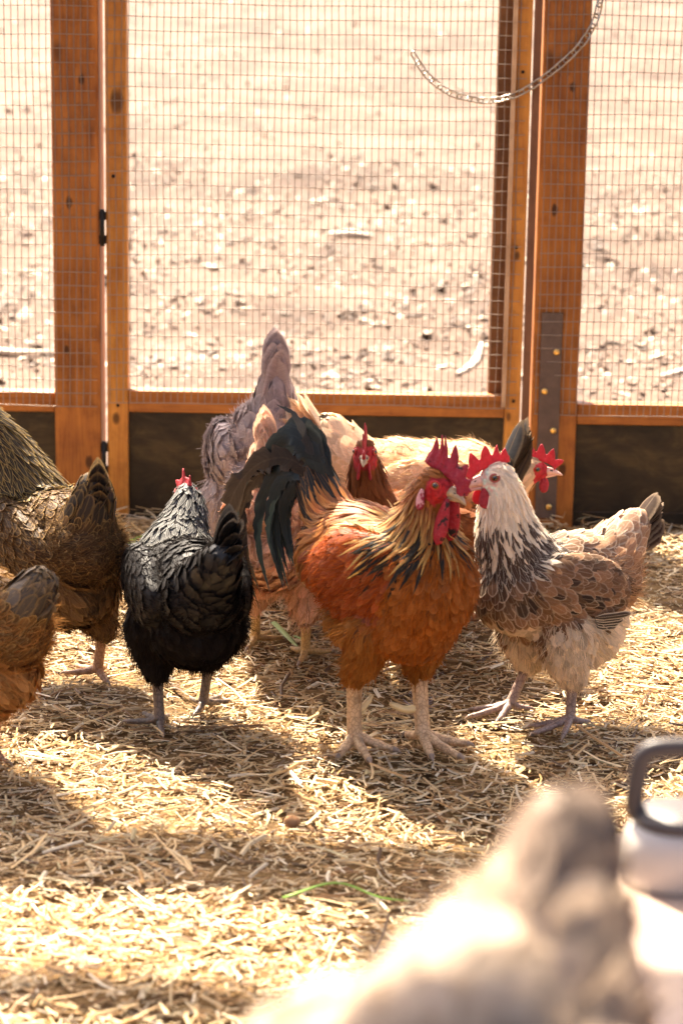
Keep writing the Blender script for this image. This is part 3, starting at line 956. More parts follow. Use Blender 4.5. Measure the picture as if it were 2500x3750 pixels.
    def fluff(s, spec, n=3500, L=.018, lift=.6, wid=.0011, seed=3):
        """downy strands; spec: tag -> colour"""
        r = np.random.default_rng(seed)
        a, b, c = (s.V[s.tri[:, k]] for k in range(3))
        ar = np.linalg.norm(np.cross(b - a, c - a), axis=1)
        f = r.choice(len(ar), n * 3, p=ar / ar.sum())
        u, v = r.uniform(0, 1, (2, n * 3)); fl = u + v > 1; u[fl] = 1 - u[fl]; v[fl] = 1 - v[fl]
        p = a[f] + (b - a)[f] * u[:, None] + (c - a)[f] * v[:, None]
        tg = s.tag_of(p); m = np.isin(tg, list(spec)); p = p[m][:n]; tg = tg[m][:n]
        k = len(p)
        loc, nr = s.project(p); d = s.flow(loc); d = nrmz(d - nr * (d * nr).sum(1, keepdims=True))
        d = nrmz(d + r.normal(0, .35, (k, 3)))
        ln = (L * r.uniform(.5, 1.3, k))[:, None]
        sd = nrmz(np.cross(nr, d)) * wid * .5
        base = loc + nr * .002
        mid = base + (d * .5 + nr * lift * .6) * ln
        tip = base + (d * 1.0 + nr * lift * .75) * ln
        V = np.stack([base - sd, base + sd, mid + sd * .8, mid - sd * .8, tip + sd * .15, tip - sd * .15], 1)
        i = np.arange(k)[:, None] * 6
        F = np.concatenate([i + np.array([[0, 1, 2, 3]]), i + np.array([[3, 2, 4, 5]])])
        col = np.array([spec[t] for t in tg]) * r.uniform(.7, 1.25, (k, 1))
        C = np.repeat(np.concatenate([col, np.ones((k, 1))], 1), 6, 0)
        me = mesh_np('fluff', V.reshape(-1, 3), F)
        set_attr(me, 'Col', 'FLOAT_COLOR', C)
        link('fluff', me, s.root, M['fluff'])['kind'] = 'stuff'
    def coat(s, spec, n):
        """fine loose barbs lying along the plumage, so that feather rims melt together"""
        r = np.random.default_rng(s.seed + 9)
        a, b, c = (s.V[s.tri[:, k]] for k in range(3))
        ar = np.linalg.norm(np.cross(b - a, c - a), axis=1)
        f = r.choice(len(ar), n * 3, p=ar / ar.sum())
        u, v = r.uniform(0, 1, (2, n * 3)); fl = u + v > 1; u[fl] = 1 - u[fl]; v[fl] = 1 - v[fl]
        p = a[f] + (b - a)[f] * u[:, None] + (c - a)[f] * v[:, None]
        tg = s.tag_of(p); m = np.isin(tg, list(spec)); p = p[m][:n]; tg = tg[m][:n]; k = len(p)
        loc, nr = s.project(p); d = s.flow(loc); d = nrmz(d - nr * (d * nr).sum(1, keepdims=True))
        d = nrmz(d + r.normal(0, .22, (k, 3)))
        ln = (.015 * r.uniform(.5, 1.4, k))[:, None]; sd = nrmz(np.cross(nr, d)) * .00042
        h = r.uniform(.0025, .0058, k)[:, None]
        q0 = loc + nr * h; q1 = q0 + d * ln * .5 + nr * .0008; q2 = q0 + d * ln + nr * r.uniform(-.002, .002, (k, 1))
        V = np.stack([q0 - sd, q0 + sd, q1 + sd, q1 - sd, q2 + sd * .2, q2 - sd * .2], 1)
        i = np.arange(k)[:, None] * 6
        F = np.concatenate([i + np.array([[0, 1, 2, 3]]), i + np.array([[3, 2, 4, 5]])])
        col = np.array([spec[t] for t in tg]) * r.uniform(.75, 1.3, (k, 1))
        me = mesh_np('barbs', V.reshape(-1, 3), F)
        set_attr(me, 'Col', 'FLOAT_COLOR', np.repeat(np.concatenate([col, np.ones((k, 1))], 1), 6, 0))
        link('barbs', me, s.root, M['fluff'])['kind'] = 'stuff'
    # ---- head fittings
    def eyes(s, lid, size=1.0):
        for y in (1, -1):
            c = np.array([.0075, y * .0135, .0030]); out = nrmz(np.array([.30, y * 1.0, .06]))
            e = empty('eye'); bpy.data.objects.remove(e)
            me = bpy.data.meshes.new('eye'); bm = bmesh.new()
            bmesh.ops.create_uvsphere(bm, u_segments=16, v_segments=10, radius=.0046 * size * s.hs, matrix=Matrix.Translation(s.h(*(c - out * .0012))))
            bm.to_mesh(me); bm.free(); me.polygons.foreach_set('use_smooth', np.ones(len(me.polygons), bool))
            eo = link('eye', me, s.root, M['iris'])
            me = bpy.data.meshes.new('pupil'); bm = bmesh.new()
            bmesh.ops.create_uvsphere(bm, u_segments=12, v_segments=8, radius=.0028 * size * s.hs, matrix=Matrix.Translation(s.h(*(c + out * .0015 * size))))
            bm.to_mesh(me); bm.free(); me.polygons.foreach_set('use_smooth', np.ones(len(me.polygons), bool))
            link('pupil', me, eo, M['pupil'])
            mb = MB(); a = nrmz(np.cross(out, (0, 0, 1))); b2 = np.cross(out, a)
            ring = [s.h(*(c + out * .0008 + (a * math.cos(w) * 1.12 + b2 * math.sin(w) * .92) * .0046 * size)) for w in np.linspace(0, 2 * math.pi, 18, endpoint=False)]
            mb.tube(ring, .0011 * size * s.hs, 6, closed=True)
            mb.build('eyelid', lid, s.root, True)
    def beak(s, mat, L=.022, open_=0.0, hook=.004, bs=1.0):
        mb = MB()
        n = 10
        pts, rw = [], []
        for i in range(n):
            t = i / (n - 1)
            pts.append(s.h(.020 + L * t, 0, -.002 - hook * t ** 2 - .002 * t)); rw.append((.0078 * bs * (1 - t) ** .75 + .0006) * s.hs)
        mb.tube(pts, rw, 10, flat=.85)
        up = mb.build('beak', mat, s.root, True)
        mb = MB()
        pts = [s.h(.018 + L * .78 * t, 0, -.0085 - open_ * t + .001 * t) for t in np.linspace(0, 1, 8)]
        mb.tube(pts, [(.0055 * (1 - t) ** .7 + .0006) * s.hs for t in np.linspace(0, 1, 8)], 10, flat=.6)
        mb.build('lower_beak', mat, up, True)
        for y in (1, -1):
            mb = MB(); mb.tube([s.h(.0245, y * .0050, .0005), s.h(.0285, y * .0046, -.0008)], .0009 * s.hs, 6)
            mb.build('nostril', M['pupil'], up, True)
    def comb(s, mat, base, spikes, env, thick=.0065, lean=0.0, wob=.0015, curl=0.0):
        """single comb: base polyline (x,z) front to back, spikes (u, height, width, backlean)"""
        nU, nK = 72, 7
        B = catmull([(x, 0, z) for x, z in base], nU)
        T = nrmz(np.gradient(B, axis=0)); Nn = np.stack([T[:, 2], 0 * T[:, 0], -T[:, 0]], 1)
        Nn[Nn[:, 2] < 0] *= -1
        u = np.linspace(0, 1, nU)
        hgt = np.interp(u, [e[0] for e in env], [e[1] for e in env])
        back = np.zeros(nU); sh = np.zeros(nU)
        for (uc, hh, w, bl) in spikes:
            k = np.clip(1 - np.abs(u - uc) / w, 0, 1) ** .75
            new = hh * k
            m = new > sh
            sh[m] = new[m]; back[m] = (bl * k - 0 * k)[m]
        top = hgt + sh
        taper = np.clip(np.minimum(u, 1 - u) / .06, 0.12, 1)
        cols = []
        for i in range(nU):
            ring = []
            for k in range(nK):
                t = k / (nK - 1)
                p = B[i] + Nn[i] * (top[i] * t * (taper[i] ** .3)) - np.array([0, 0, .003]) * (1 - t) + np.array([-1, 0, 0]) * back[i] * max(0, t - hgt[i] / (top[i] + 1e-6)) + np.array([0, 1, 0]) * (wob * math.sin(u[i] * 14) * t + lean * t * t + curl * u[i] * t)
                th = thick * .5 * ((1 - t) * .75 + .25) * taper[i] ** .5
                ring.append((p, th))
            cols.append(ring)
        V, F = [], []
        m2 = 2 * nK
        for ring in cols:
            for p, th in ring: V.append(s.h(*(p + np.array([0, th, 0]))))
            for p, th in ring[::-1]: V.append(s.h(*(p - np.array([0, th, 0]))))
        for i in range(nU - 1):
            for k in range(m2):
                l = (k + 1) % m2
                F.append((i * m2 + k, i * m2 + l, (i + 1) * m2 + l, (i + 1) * m2 + k))
        F.append(tuple(range(m2))[::-1]); F.append(tuple((nU - 1) * m2 + k for k in range(m2)))
        mb = MB(); mb.add(V, F)
        return mb.build('comb', mat, s.root, True)
    def drop(s, name, mat, top, length, width, thick, splay=0.0, sway=0.0, yaw=0.0, parent=None):
        """hanging flap of flesh (wattle, earlobe), hung from a head-frame point"""
        nu, nv = 14, 12
        V, F = [], []
        top = np.asarray(top, float)
        sy = math.sin(R(yaw)); cy = math.cos(R(yaw))
        for j in range(nv + 1):
            t = j / nv
            prof = math.sin(math.pi * min(1, .10 + .90 * t) ** 1.25) ** .55 if t < 1 else 0.02
            prof = max(prof, .03) * (.62 + .38 * t)
            for i in range(nu):
                a = 2 * math.pi * i / nu
                x = math.cos(a) * width * .5 * prof; y = math.sin(a) * thick * .5 * (prof ** .6) * (1 + .15 * math.sin(9 * t + 3 * x / width))
                x, y = x * cy - y * sy, x * sy + y * cy
                V.append(s.h(*(top + np.array([x + sway * t, y + splay * t, -length * t]))))
        for j in range(nv):
            for i in range(nu):
                l = (i + 1) % nu
                F.append((j * nu + i, j * nu + l, (j + 1) * nu + l, (j + 1) * nu + i))
        F.append(tuple(range(nu))); F.append(tuple(nv * nu + i for i in range(nu))[::-1])
        mb = MB(); mb.add(V, F)
        return mb.build(name, mat, parent or s.root, True)
    # ---- legs
    def shank(s, hock, foot, yaw, mat, r=.0068, toe=.055, lift=0.0, spur=None):
        hock = np.asarray(hock, float); foot = np.asarray(foot, float)
        ank = foot + np.array([0, 0, .016])
        mb = MB()
        top = hock + nrmz(hock - ank) * .015
        P = [top, hock, hock * .5 + ank * .5, ank * .85 + hock * .15, ank]
        pts = catmull(P, 12)
        rr = np.interp(np.linspace(0, 1, 12), [0, .15, .5, .85, 1], [r * 1.25, r * 1.3, r, r * 1.05, r * 1.3])
        mb.tube(pts, rr, 12)
        dirs = [(0, 1.0), (36, .82), (-36, .82), (172, .5)]
        claws = []
        for a, l in dirs:
            w = R(yaw + a + s.rng.normal(0, 4)); d = np.array([math.cos(w), math.sin(w), 0]); L = toe * l
            gz = .0055
            back = a > 90
            a0 = ank + np.array([0, 0, .002 if not back else .004])
            q = [a0, foot + d * L * .28 + np.array([0, 0, .0125 + lift]), foot + d * L * .62 + np.array([0, 0, .0085 + lift]), foot + d * L + np.array([0, 0, gz])]
            tp = catmull(q, 14)
            tr = np.interp(np.linspace(0, 1, 14), [0, .3, .7, 1], [r * .95, r * .74, r * .6, r * .45]) * (1 + .09 * np.cos(np.linspace(0, 1, 14) * 6 * math.pi))
            mb.tube(tp, tr, 10)
            cd = nrmz(tp[-1] - tp[-3])
            claws.append((tp[-1] - cd * .002, cd))
        lg = mb.build('leg', mat, s.root, True)
        for c, d in claws:
            m2 = MB(); cp = catmull([c, c + d * .007 + np.array([0, 0, .001]), c + d * .014 - np.array([0, 0, .003])], 6)
            m2.tube(cp, [r * .42, r * .40, r * .33, r * .24, r * .14, r * .04], 8)
            m2.build('claw', M['claw'], lg, True)
        if spur is not None:
            b0 = hock * .42 + ank * .58
            sp = np.asarray(spur, float)
            m2 = MB(); cp = catmull([b0, b0 + sp * .5 + np.array([0, 0, -.004]), b0 + sp + np.array([0, 0, .004])], 10)
            m2.tube(cp, np.interp(np.linspace(0, 1, 10), [0, .3, .8, 1], [.0068, .0058, .0045, .0022]), 10)
            m2.build('spur', M['spur'], lg, True)
        return lg
    # ---- hen tail: quills in a folded roof
    def tail(s, base, elev, yaw, n, L, W, spread, tent, col, edge=(0, 0, 0, 0), tip=(0, 0, 0, 0), gloss=.35, fan=10.0, bend=.0, var=.15, roll=0.0):
        r = np.random.default_rng(s.seed + 50)
        base = np.asarray(base, float)
        A = rotm('Z', yaw) @ rotm('Y', elev) @ rotm('X', roll)      # local: -x is outward along the tail
        for i in range(n):
            f = (i - (n - 1) / 2) / max(1, (n - 1) / 2)             # -1..1 across
            y = f
            lat = spread * f                                        # sideways fan, degrees
            drop = -fan * abs(f) ** 1.3                             # outer quills lower
            D = rotm('Z', lat) @ rotm('Y', drop)
            d = A @ D @ np.array([-1, 0, 0.])
            up = A @ D @ rotm('X', -tent * f) @ np.array([0, 0, 1.0])
            b = base + A @ np.array([0.006 * abs(f), y * .012, -.008 * abs(f) + .0015 * (1 - abs(f))])
            ln = L * (1 - .16 * abs(f) ** 1.5) * r.uniform(.94, 1.06)
            upw = A @ np.array([0, 0, 1.0])
            pts = [b, b + d * ln * .5 + upw * bend * .3 * ln, b + d * ln + upw * bend * ln * 1.0]
            big_feather('tail_feather', s.root, pts, W * r.uniform(.9, 1.1), up, np.asarray(col) * (1 + r.normal(0, var)), tip, edge, gloss, 14, 'round', .10, .25, seed=s.seed * 100 + i)
    # ---- wing quills along the lower rear edge of a folded wing
    def wing_quills(s, side, start, end, n, L, W, col, edge, gloss=.35, drop=-8, parent=None, out=.006):
        r = np.random.default_rng(s.seed + 80 + side)
        a = np.asarray(start, float); b = np.asarray(end, float)
        for i in range(n):
            t = i / max(1, n - 1)
            p = a * (1 - t) + b * t
            loc, nr = s.project(p[None]); loc, nr = loc[0], nr[0]
            d = np.array([-math.cos(R(drop)), 0, math.sin(R(drop)) * (1 - .3 * t)])
            d = nrmz(d - nr * np.dot(d, nr))
            l = L * r.uniform(.9, 1.1)
            p0 = loc + nr * (out + .0012 * i)
            q = [p0, p0 + d * l * .5 + nr * .002, p0 + d * l - nr * .003 * 0]
            big_feather('wing_feather', s.root, q, W, nr, np.asarray(col) * (1 + r.normal(0, .15)), (0, 0, 0, 0), edge, gloss, 10, 'round', .1, .2, seed=s.seed * 200 + i + 40 * (side > 0))

def lerp(a, b, t): return np.asarray(a) * (1 - t) + np.asarray(b) * t

# ================================================================= rooster
def rooster():
    b = Bird('rooster', 'rust-red rooster with black sickle tail, gold hackles and tall red comb', 'rooster', (.062, 3.175, .003), -51, 1.0, 11)
    b.ell((0, 0, .240), (.120, .072, .086), 'body', (-.8, 0, -.55), 14)
    b.ell((.082, 0, .252), (.068, .070, .084), 'breast', (-.35, 0, -.95))
    b.ell((.056, 0, .202), (.066, .064, .066), 'breast', (-.45, 0, -.9))
    b.ell((-.100, 0, .252), (.070, .060, .066), 'rump', (-.45, 0, -.9))
    b.ell((-.045, 0, .286), (.100, .058, .050), 'saddle', (-.6, 0, -.75))
    b.ell((-.030, 0, .184), (.074, .058, .052), 'belly', (-.6, 0, -.75))
    for y in (1, -1):
        b.ell((.004, y * .057, .256), (.100, .024, .062), 'wingL' if y > 0 else 'wingR', (-.85, 0, -.5), 14)
    b.chain([(-.105, 0, .285, .046), (-.135, 0, .318, .034), (-.158, 0, .348, .022)], 'tailcone', 1)
    b.chain([(.060, 0, .278, .064), (.080, -.004, .330, .040), (.088, -.008, .366, .028), (.100, -.010, .389, .022)], 'neck', -1)
    hk = {1: (.018, .046, .108), -1: (-.016, -.040, .108)}
    for y in (1, -1): b.leg((.020, y * .044, .178), hk[y], .037, .0165)
    b.head((.114, -.014, .396), 16, -13, 1.2)
    rust, red = (.33, .095, .014), (.31, .060, .012)
    b.build_body({'*': (.22, .07, .015), 'tailcone': (.02, .02, .02)}, dict(size=.0225, color=(.40, .022, .028)))
    st = {'*': dict(L=.032, W=.019, lift=.004, col=rust, edge=(.50, .20, .045, .3), gl=.25, sp=.0080, var=.14),
          'breast': dict(L=.026, W=.0155, col=(.33, .098, .014), edge=(.43, .16, .03, .30), sp=.0072),
          'body': dict(L=.036, W=.016, col=rust, sh=.3),
          'wingL': dict(L=.042, W=.015, col=red, sh=.35, gl=.4, edge=(.5, .16, .03, .4)), 'wingR': dict(L=.042, W=.015, col=red, sh=.35, gl=.4, edge=(.5, .16, .03, .4)),
          'saddle': dict(L=.066, W=.0062, lift=.004, col=(.36, .09, .016), tip=(.55, .25, .05, .6), sh=1, gl=.45, sp=.0052, var=.25, jit=.1),
          'rump': dict(L=.088, W=.0060, lift=.005, col=(.32, .09, .018), tip=(.50, .22, .04, .6), sh=1, gl=.4, sp=.0052, var=.3, jit=.1),
          'tailcone': dict(L=.075, W=.012, lift=.008, col=(.016, .018, .018), gl=.3, sp=.007, sh=.9),
          'neck': dict(L=.062, W=.0065, lift=.008, col=(.34, .12, .02), tip=(.58, .34, .08, .7), sh=1, gl=.5, sp=.0043, var=.25, jit=.10),
          'head': dict(L=.016, W=.0050, lift=.002, col=(.30, .095, .018), sh=.8, gl=.35, sp=.0036, var=.2),
          'belly': dict(L=.032, W=.017, lift=.008, col=(.30, .12, .03), gl=.1),
          'thigh': dict(L=.026, W=.014, lift=.006, col=(.33, .125, .022), gl=.15, sp=.0085)}
    def post(p, tg, D, r):
        n = len(p)
        nk = tg == 'neck'
        low = np.clip((.365 - p[:, 2]) / .06, 0, 1)
        # lower hackles are longer, gold shafts ending in black
        D['L'][nk] = (.030 + .056 * low)[nk]
        D['W'][nk] = (.0038 + .0030 * low)[nk]
        D['col'][nk] = lerp(np.array([[.27, .070, .012]]), np.array([[.46, .21, .042]]), low[:, None])[nk]
        front = np.clip((p[:, 0] - .050) / .045, 0, 1)
        blk = nk & (r.uniform(0, 1, n) < (.12 + .75 * front) * np.clip((low - .25) * 2, 0, 1))
        D['tip'][blk] = (.010, .010, .011, 1.0); D['gl'][blk] = .2
        D['col'][blk] = (.022, .018, .015); D['W'][blk] *= 1.35
        D['edge'][nk] = (.62, .38, .10, .3)
        D['edge'][blk] = (.35, .2, .05, .25)
        low2 = (tg == 'wingL') | (tg == 'wingR')
        wl = low2 & (p[:, 2] < .215)
        D['col'][wl] = (.15, .06, .02); D['L'][wl] = .055
        rm = (tg == 'rump') & (p[:, 0] < -.12) & (p[:, 2] > .27)
        D['col'][rm] = (.05, .03, .02); D['tip'][rm] = (.02, .02, .03, .8)
        tc = tg == 'tailcone'
        D['W'][tc] = .012; D['gl'][tc] = .3
    b.plumage(st, post)
    b.fluff({'belly': (.36, .15, .035), 'thigh': (.36, .14, .03)}, 2600, .020, .5)
    b.coat({'breast': (.36, .105, .016), 'body': (.34, .10, .015), 'belly': (.32, .11, .02), 'thigh': (.34, .11, .018), 'wingL': (.33, .07, .013), 'wingR': (.33, .07, .013)}, 9000)
    # tail: upright quills, then curved sickles
    k = (.011, .015, .013)
    r = np.random.default_rng(4)
    # a fountain of quills rising from the tail root and falling backwards; paths as (back, up) from the root in hundredths of a metre
    def fount(path, W, col, edge, rag, gl, seed, sy=0.0, sc=1.0, rows=40, shape='sickle', dz=0.0):
        q = []
        for n_, (bk, upz) in enumerate(path):
            bb = bk * .01 * sc * .76
            q.append((-.128 - bb, sy * min(1, .3 + n_ * .25) - .25 * bb, .333 + dz + upz * .0105 * sc))
        big_feather('sickle_feather' if shape == 'sickle' else 'tail_feather', b.root, q, W, (.5, -.8, .3), col, (0, 0, 0, 0), edge, gl, rows, shape, rag, .05, 0.0, seed)
    ke = (.06, .055, .05, .25)
    for i in range(9):      # upright main quills
        a = .55 + .45 * i / 8
        fount([(0, 0), (2.4 * a + .6, 4.6), (5.5 * a + 1.2, 9.4 + r.uniform(-.8, .5))], .032, np.asarray(k) * r.uniform(.8, 1.6), ke, .3, r.uniform(.5, .85), 100 + i, r.uniform(-.012, .014), shape='round', rows=24)
    for i in range(12):     # glossy arches
        e = r.uniform(.72, 1.0)
        fount([(0, 0), (3.2, 6.2), (7.6, 8.6), (12.4, 5.4), (14.2, .6)], r.uniform(.030, .042), np.asarray(k) * r.uniform(.8, 1.6), ke, .35, r.uniform(.55, .9), 120 + i, r.uniform(-.022, .012), e)
    for i in range(16):     # hanging sickles
        e = r.uniform(.55, 1.0)
        fount([(0, 0), (4.4, 3.4), (9.2, 2.4), (12.4, -2.8), (12.6, -8.6), (9.4, -15.5)], r.uniform(.020, .030), np.asarray(k) * r.uniform(.8, 1.7), ke, .45, r.uniform(.5, .9), 140 + i, r.uniform(-.030, .008), e)
    br = (.036, .022, .013)
    for i, (e, W, c) in enumerate(((1.0, .048, br), (.90, .030, br), (1.04, .034, np.asarray(k) * 2))):
        fount([(0, 1), (5.8, 4.4), (12.6, 3.0), (17.6, -2.4), (17.8, -9.4), (12.8, -17.5)], W, c, (.10, .065, .04, .4), .8, .2, 160 + i, -.036 + .012 * i, e)
    fount([(0, 0), (3.0, 6.0), (5.6, 10.2), (9.8, 11.6)], .016, (.03, .028, .028), ke, .6, .4, 170, -.02)
    # head
    b.eyes(M['eyelid_red'], 1.05)
    b.beak(M['beak_dark'], .022, .001, .006)
    b.comb(M['comb_rooster'], [(.030, -.003), (.0275, .008), (.015, .0155), (-.002, .0175), (-.020, .022)],
           [(.07, .0025, .03, 0), (.16, .003, .03, 0), (.25, .005, .035, .0), (.38, .013, .06, .004), (.55, .019, .055, .010), (.70, .023, .05, .014), (.81, .022, .045, .018), (.93, .014, .05, .012)],
           [(0, .005), (.12, .012), (.3, .013), (.6, .016), (.85, .018), (1, .014)], .0075, 0, .001)
    for y in (1, -1):
        b.drop('wattle', M['wattle_rooster'], (.0225, y * .0085, -.008), .054, .024, .0075, y * .003, .002, y * 12)
        b.drop('earlobe', M['earlobe'], (-.006, y * .0165, -.006), .024, .014, .006, y * .001, .002, y * 10)
    for y in (1, -1):
        b.shank(hk[y], (.038, .040, .004) if y > 0 else (-.016, -.038, .004), 8 if y > 0 else -22, M['leg_pale'], .0104, .074, spur=(-.022, -.038, .003) if y > 0 else (.003, .029, .012))
rooster()

# ================================================================= white and brown hen
def hen_comb(b, mat, h=1.0, n=5, L=1.0, lean=0.0):
    base = [(.031 * L, .001), (.027 * L, .009), (.012, .0155), (-.004, .0175), (-.016, .0195)]
    sp = [(.15 + .75 * i / (n - 1), (.004 + .011 * math.sin(math.pi * min(1, .25 + .65 * i / (n - 1)))) * h, .075, .004 * h) for i in range(n)]
    b.comb(mat, base, sp, [(0, .004), (.15, .008 * h), (.6, .010 * h), (1, .006 * h)], .0055, lean, .0012)

def white_hen():
    b = Bird('hen', 'white-necked hen with brown speckled body standing beside the rooster', 'hen', (.302, 3.305, .003), 214, .95, 22)
    b.pitch(6)
    b.standard(1.0, 1.02, 1.4)
    b.chain([(-.110, 0, .245, .046), (-.138, 0, .272, .030), (-.152, 0, .288, .018)], 'tailcone', 1)
    b.chain([(.066, 0, .246, .064), (.090, 0, .298, .048), (.100, 0, .342, .037), (.106, 0, .374, .028)], 'neck', -1)
    hk = {1: (.0, .052, .082), -1: (.004, -.048, .080)}
    for y in (1, -1): b.leg((.010, y * .046, .150), hk[y], .048, .017)
    b.head((.114, 0, .388), -16, -4, 1.3)
    wt, br = (.88, .74, .56), (.25, .125, .065)
    b.build_body({'*': (.45, .32, .2), 'neck': wt, 'head': wt, 'belly': (.72, .58, .42)}, dict(size=.0175, color=(.72, .45, .36)))
    pale = (.66, .50, .36)
    st = {'*': dict(L=.030, W=.018, lift=.0045, col=br, edge=(*pale, .85), gl=.2, sp=.0086, var=.22),
          'breast': dict(L=.027, W=.019, col=(.24, .125, .07), edge=(*pale, .9), sp=.0088),
          'body': dict(L=.030, W=.018, col=br),
          'wingL': dict(L=.032, W=.0165, col=(.22, .11, .055), edge=(.60, .44, .30, .6), sp=.0082, lift=.003, jit=.25, var=.3), 'wingR': dict(L=.032, W=.0165, col=(.22, .11, .055), edge=(.60, .44, .30, .6), sp=.0082, lift=.003, jit=.25, var=.3),
          'saddle': dict(L=.032, W=.017, col=(.42, .24, .135), edge=(.75, .60, .45, .9)),
          'rump': dict(L=.034, W=.019, col=(.36, .19, .10), edge=(.70, .52, .36, .9)),
          'tailcone': dict(L=.034, W=.022, col=(.40, .23, .14), edge=(.8, .66, .5, .8), lift=.005, sp=.010),
          'neck': dict(L=.036, W=.0085, lift=.003, col=wt, edge=(.84, .75, .62, .8), sh=.75, sp=.0045, var=.08, jit=.16),
          'head': dict(L=.013, W=.006, lift=.0015, col=(.88, .75, .58), sh=.6, sp=.0038, var=.06),
          'belly': dict(L=.034, W=.020, lift=.009, col=(.76, .61, .44), gl=.05, var=.1),
          'thigh': dict(L=.026, W=.015, lift=.006, col=(.72, .57, .40), gl=.05, var=.15)}
    def post(p, tg, D, r):
        n = len(p)
        nk = tg == 'neck'
        low = np.clip((.345 - p[:, 2]) / .07, 0, 1)
        D['L'][nk] = (.018 + .012 * low)[nk]; D['W'][nk] = (.0045 + .0042 * low)[nk]
        dark = nk & (r.uniform(0, 1, n) < .85 * low ** .9)
        D['col'][dark] = (.07, .035, .022); D['tip'][dark] = (.05, .028, .018, .6)
        D['edge'][dark] = (.80, .68, .54, 1.0)
        D['col'][nk & ~dark] = (.86, .72, .54)
        fl = r.uniform(0, 1, n)
        blot = np.sin(p[:, 0] * 55 + 1) * np.sin(p[:, 2] * 60 + 2) + np.sin(p[:, 1] * 70)
        m = (np.isin(tg, ['belly', 'thigh'])) & (blot > .35) & (p[:, 2] > .10) & (p[:, 0] > -.05)
        D['col'][m] = (.20, .10, .05); D['edge'][m] = (.5, .34, .2, .5)
        bl = np.isin(tg, ['breast', 'body', 'wingL', 'wingR']) & (fl < .12)
        D['col'][bl] = (.06, .032, .022)
        D['edge'][:, 3] *= r.uniform(.25, 1.1, n).clip(0, 1)
        D['W'] *= r.uniform(.8, 1.2, n)
        pch = np.isin(tg, ['wingL', 'wingR', 'breast', 'body']) & (np.sin(p[:, 0] * 43 + 2) + np.sin(p[:, 2] * 51 + p[:, 0] * 20) > 1.0)
        D['col'][pch] = D['col'][pch] * .45 + np.array([.30, .18, .10]) * .2
        sd = np.isin(tg, ['breast']) & (p[:, 2] < .18)
        D['col'][sd] = (.55, .40, .27)
    b.plumage(st, post)
    b.fluff({'belly': (.80, .66, .48), 'thigh': (.72, .56, .38), 'rump': (.5, .3, .17)}, 4200, .020, .55)
    b.tail((-.132, 0, .264), 46, 0, 11, .092, .040, 10, 58, (.040, .020, .011), (.50, .36, .23, .28), gloss=.05, fan=34)
    for y in (1, -1):
        b.wing_quills(y, (-.010, y * .09, .166), (-.004, y * .09, .182), 5, .072, .012, (.045, .03, .022), (.72, .58, .42, .9), .3, -4)
    b.eyes(M['eyelid'], 1.0)
    b.beak(M['beak_pink'], .021, .0035, .004)
    hen_comb(b, M['comb_red'], .95, 5)
    for y in (1, -1):
        b.drop('wattle', M['comb_red'], (.018, y * .007, -.009), .023, .020, .007, y * .003, 0, y * 8)
        b.drop('earlobe', M['earlobe_red'], (-.010, y * .0145, -.012), .012, .008, .004, 0, .004, 0)
    b.shank(hk[1], (.006, .056, .003), 4, M['leg_grey'], .0076, .066)
    b.shank(hk[-1], (.040, -.046, .003), -4, M['leg_grey'], .0076, .066)
white_hen()

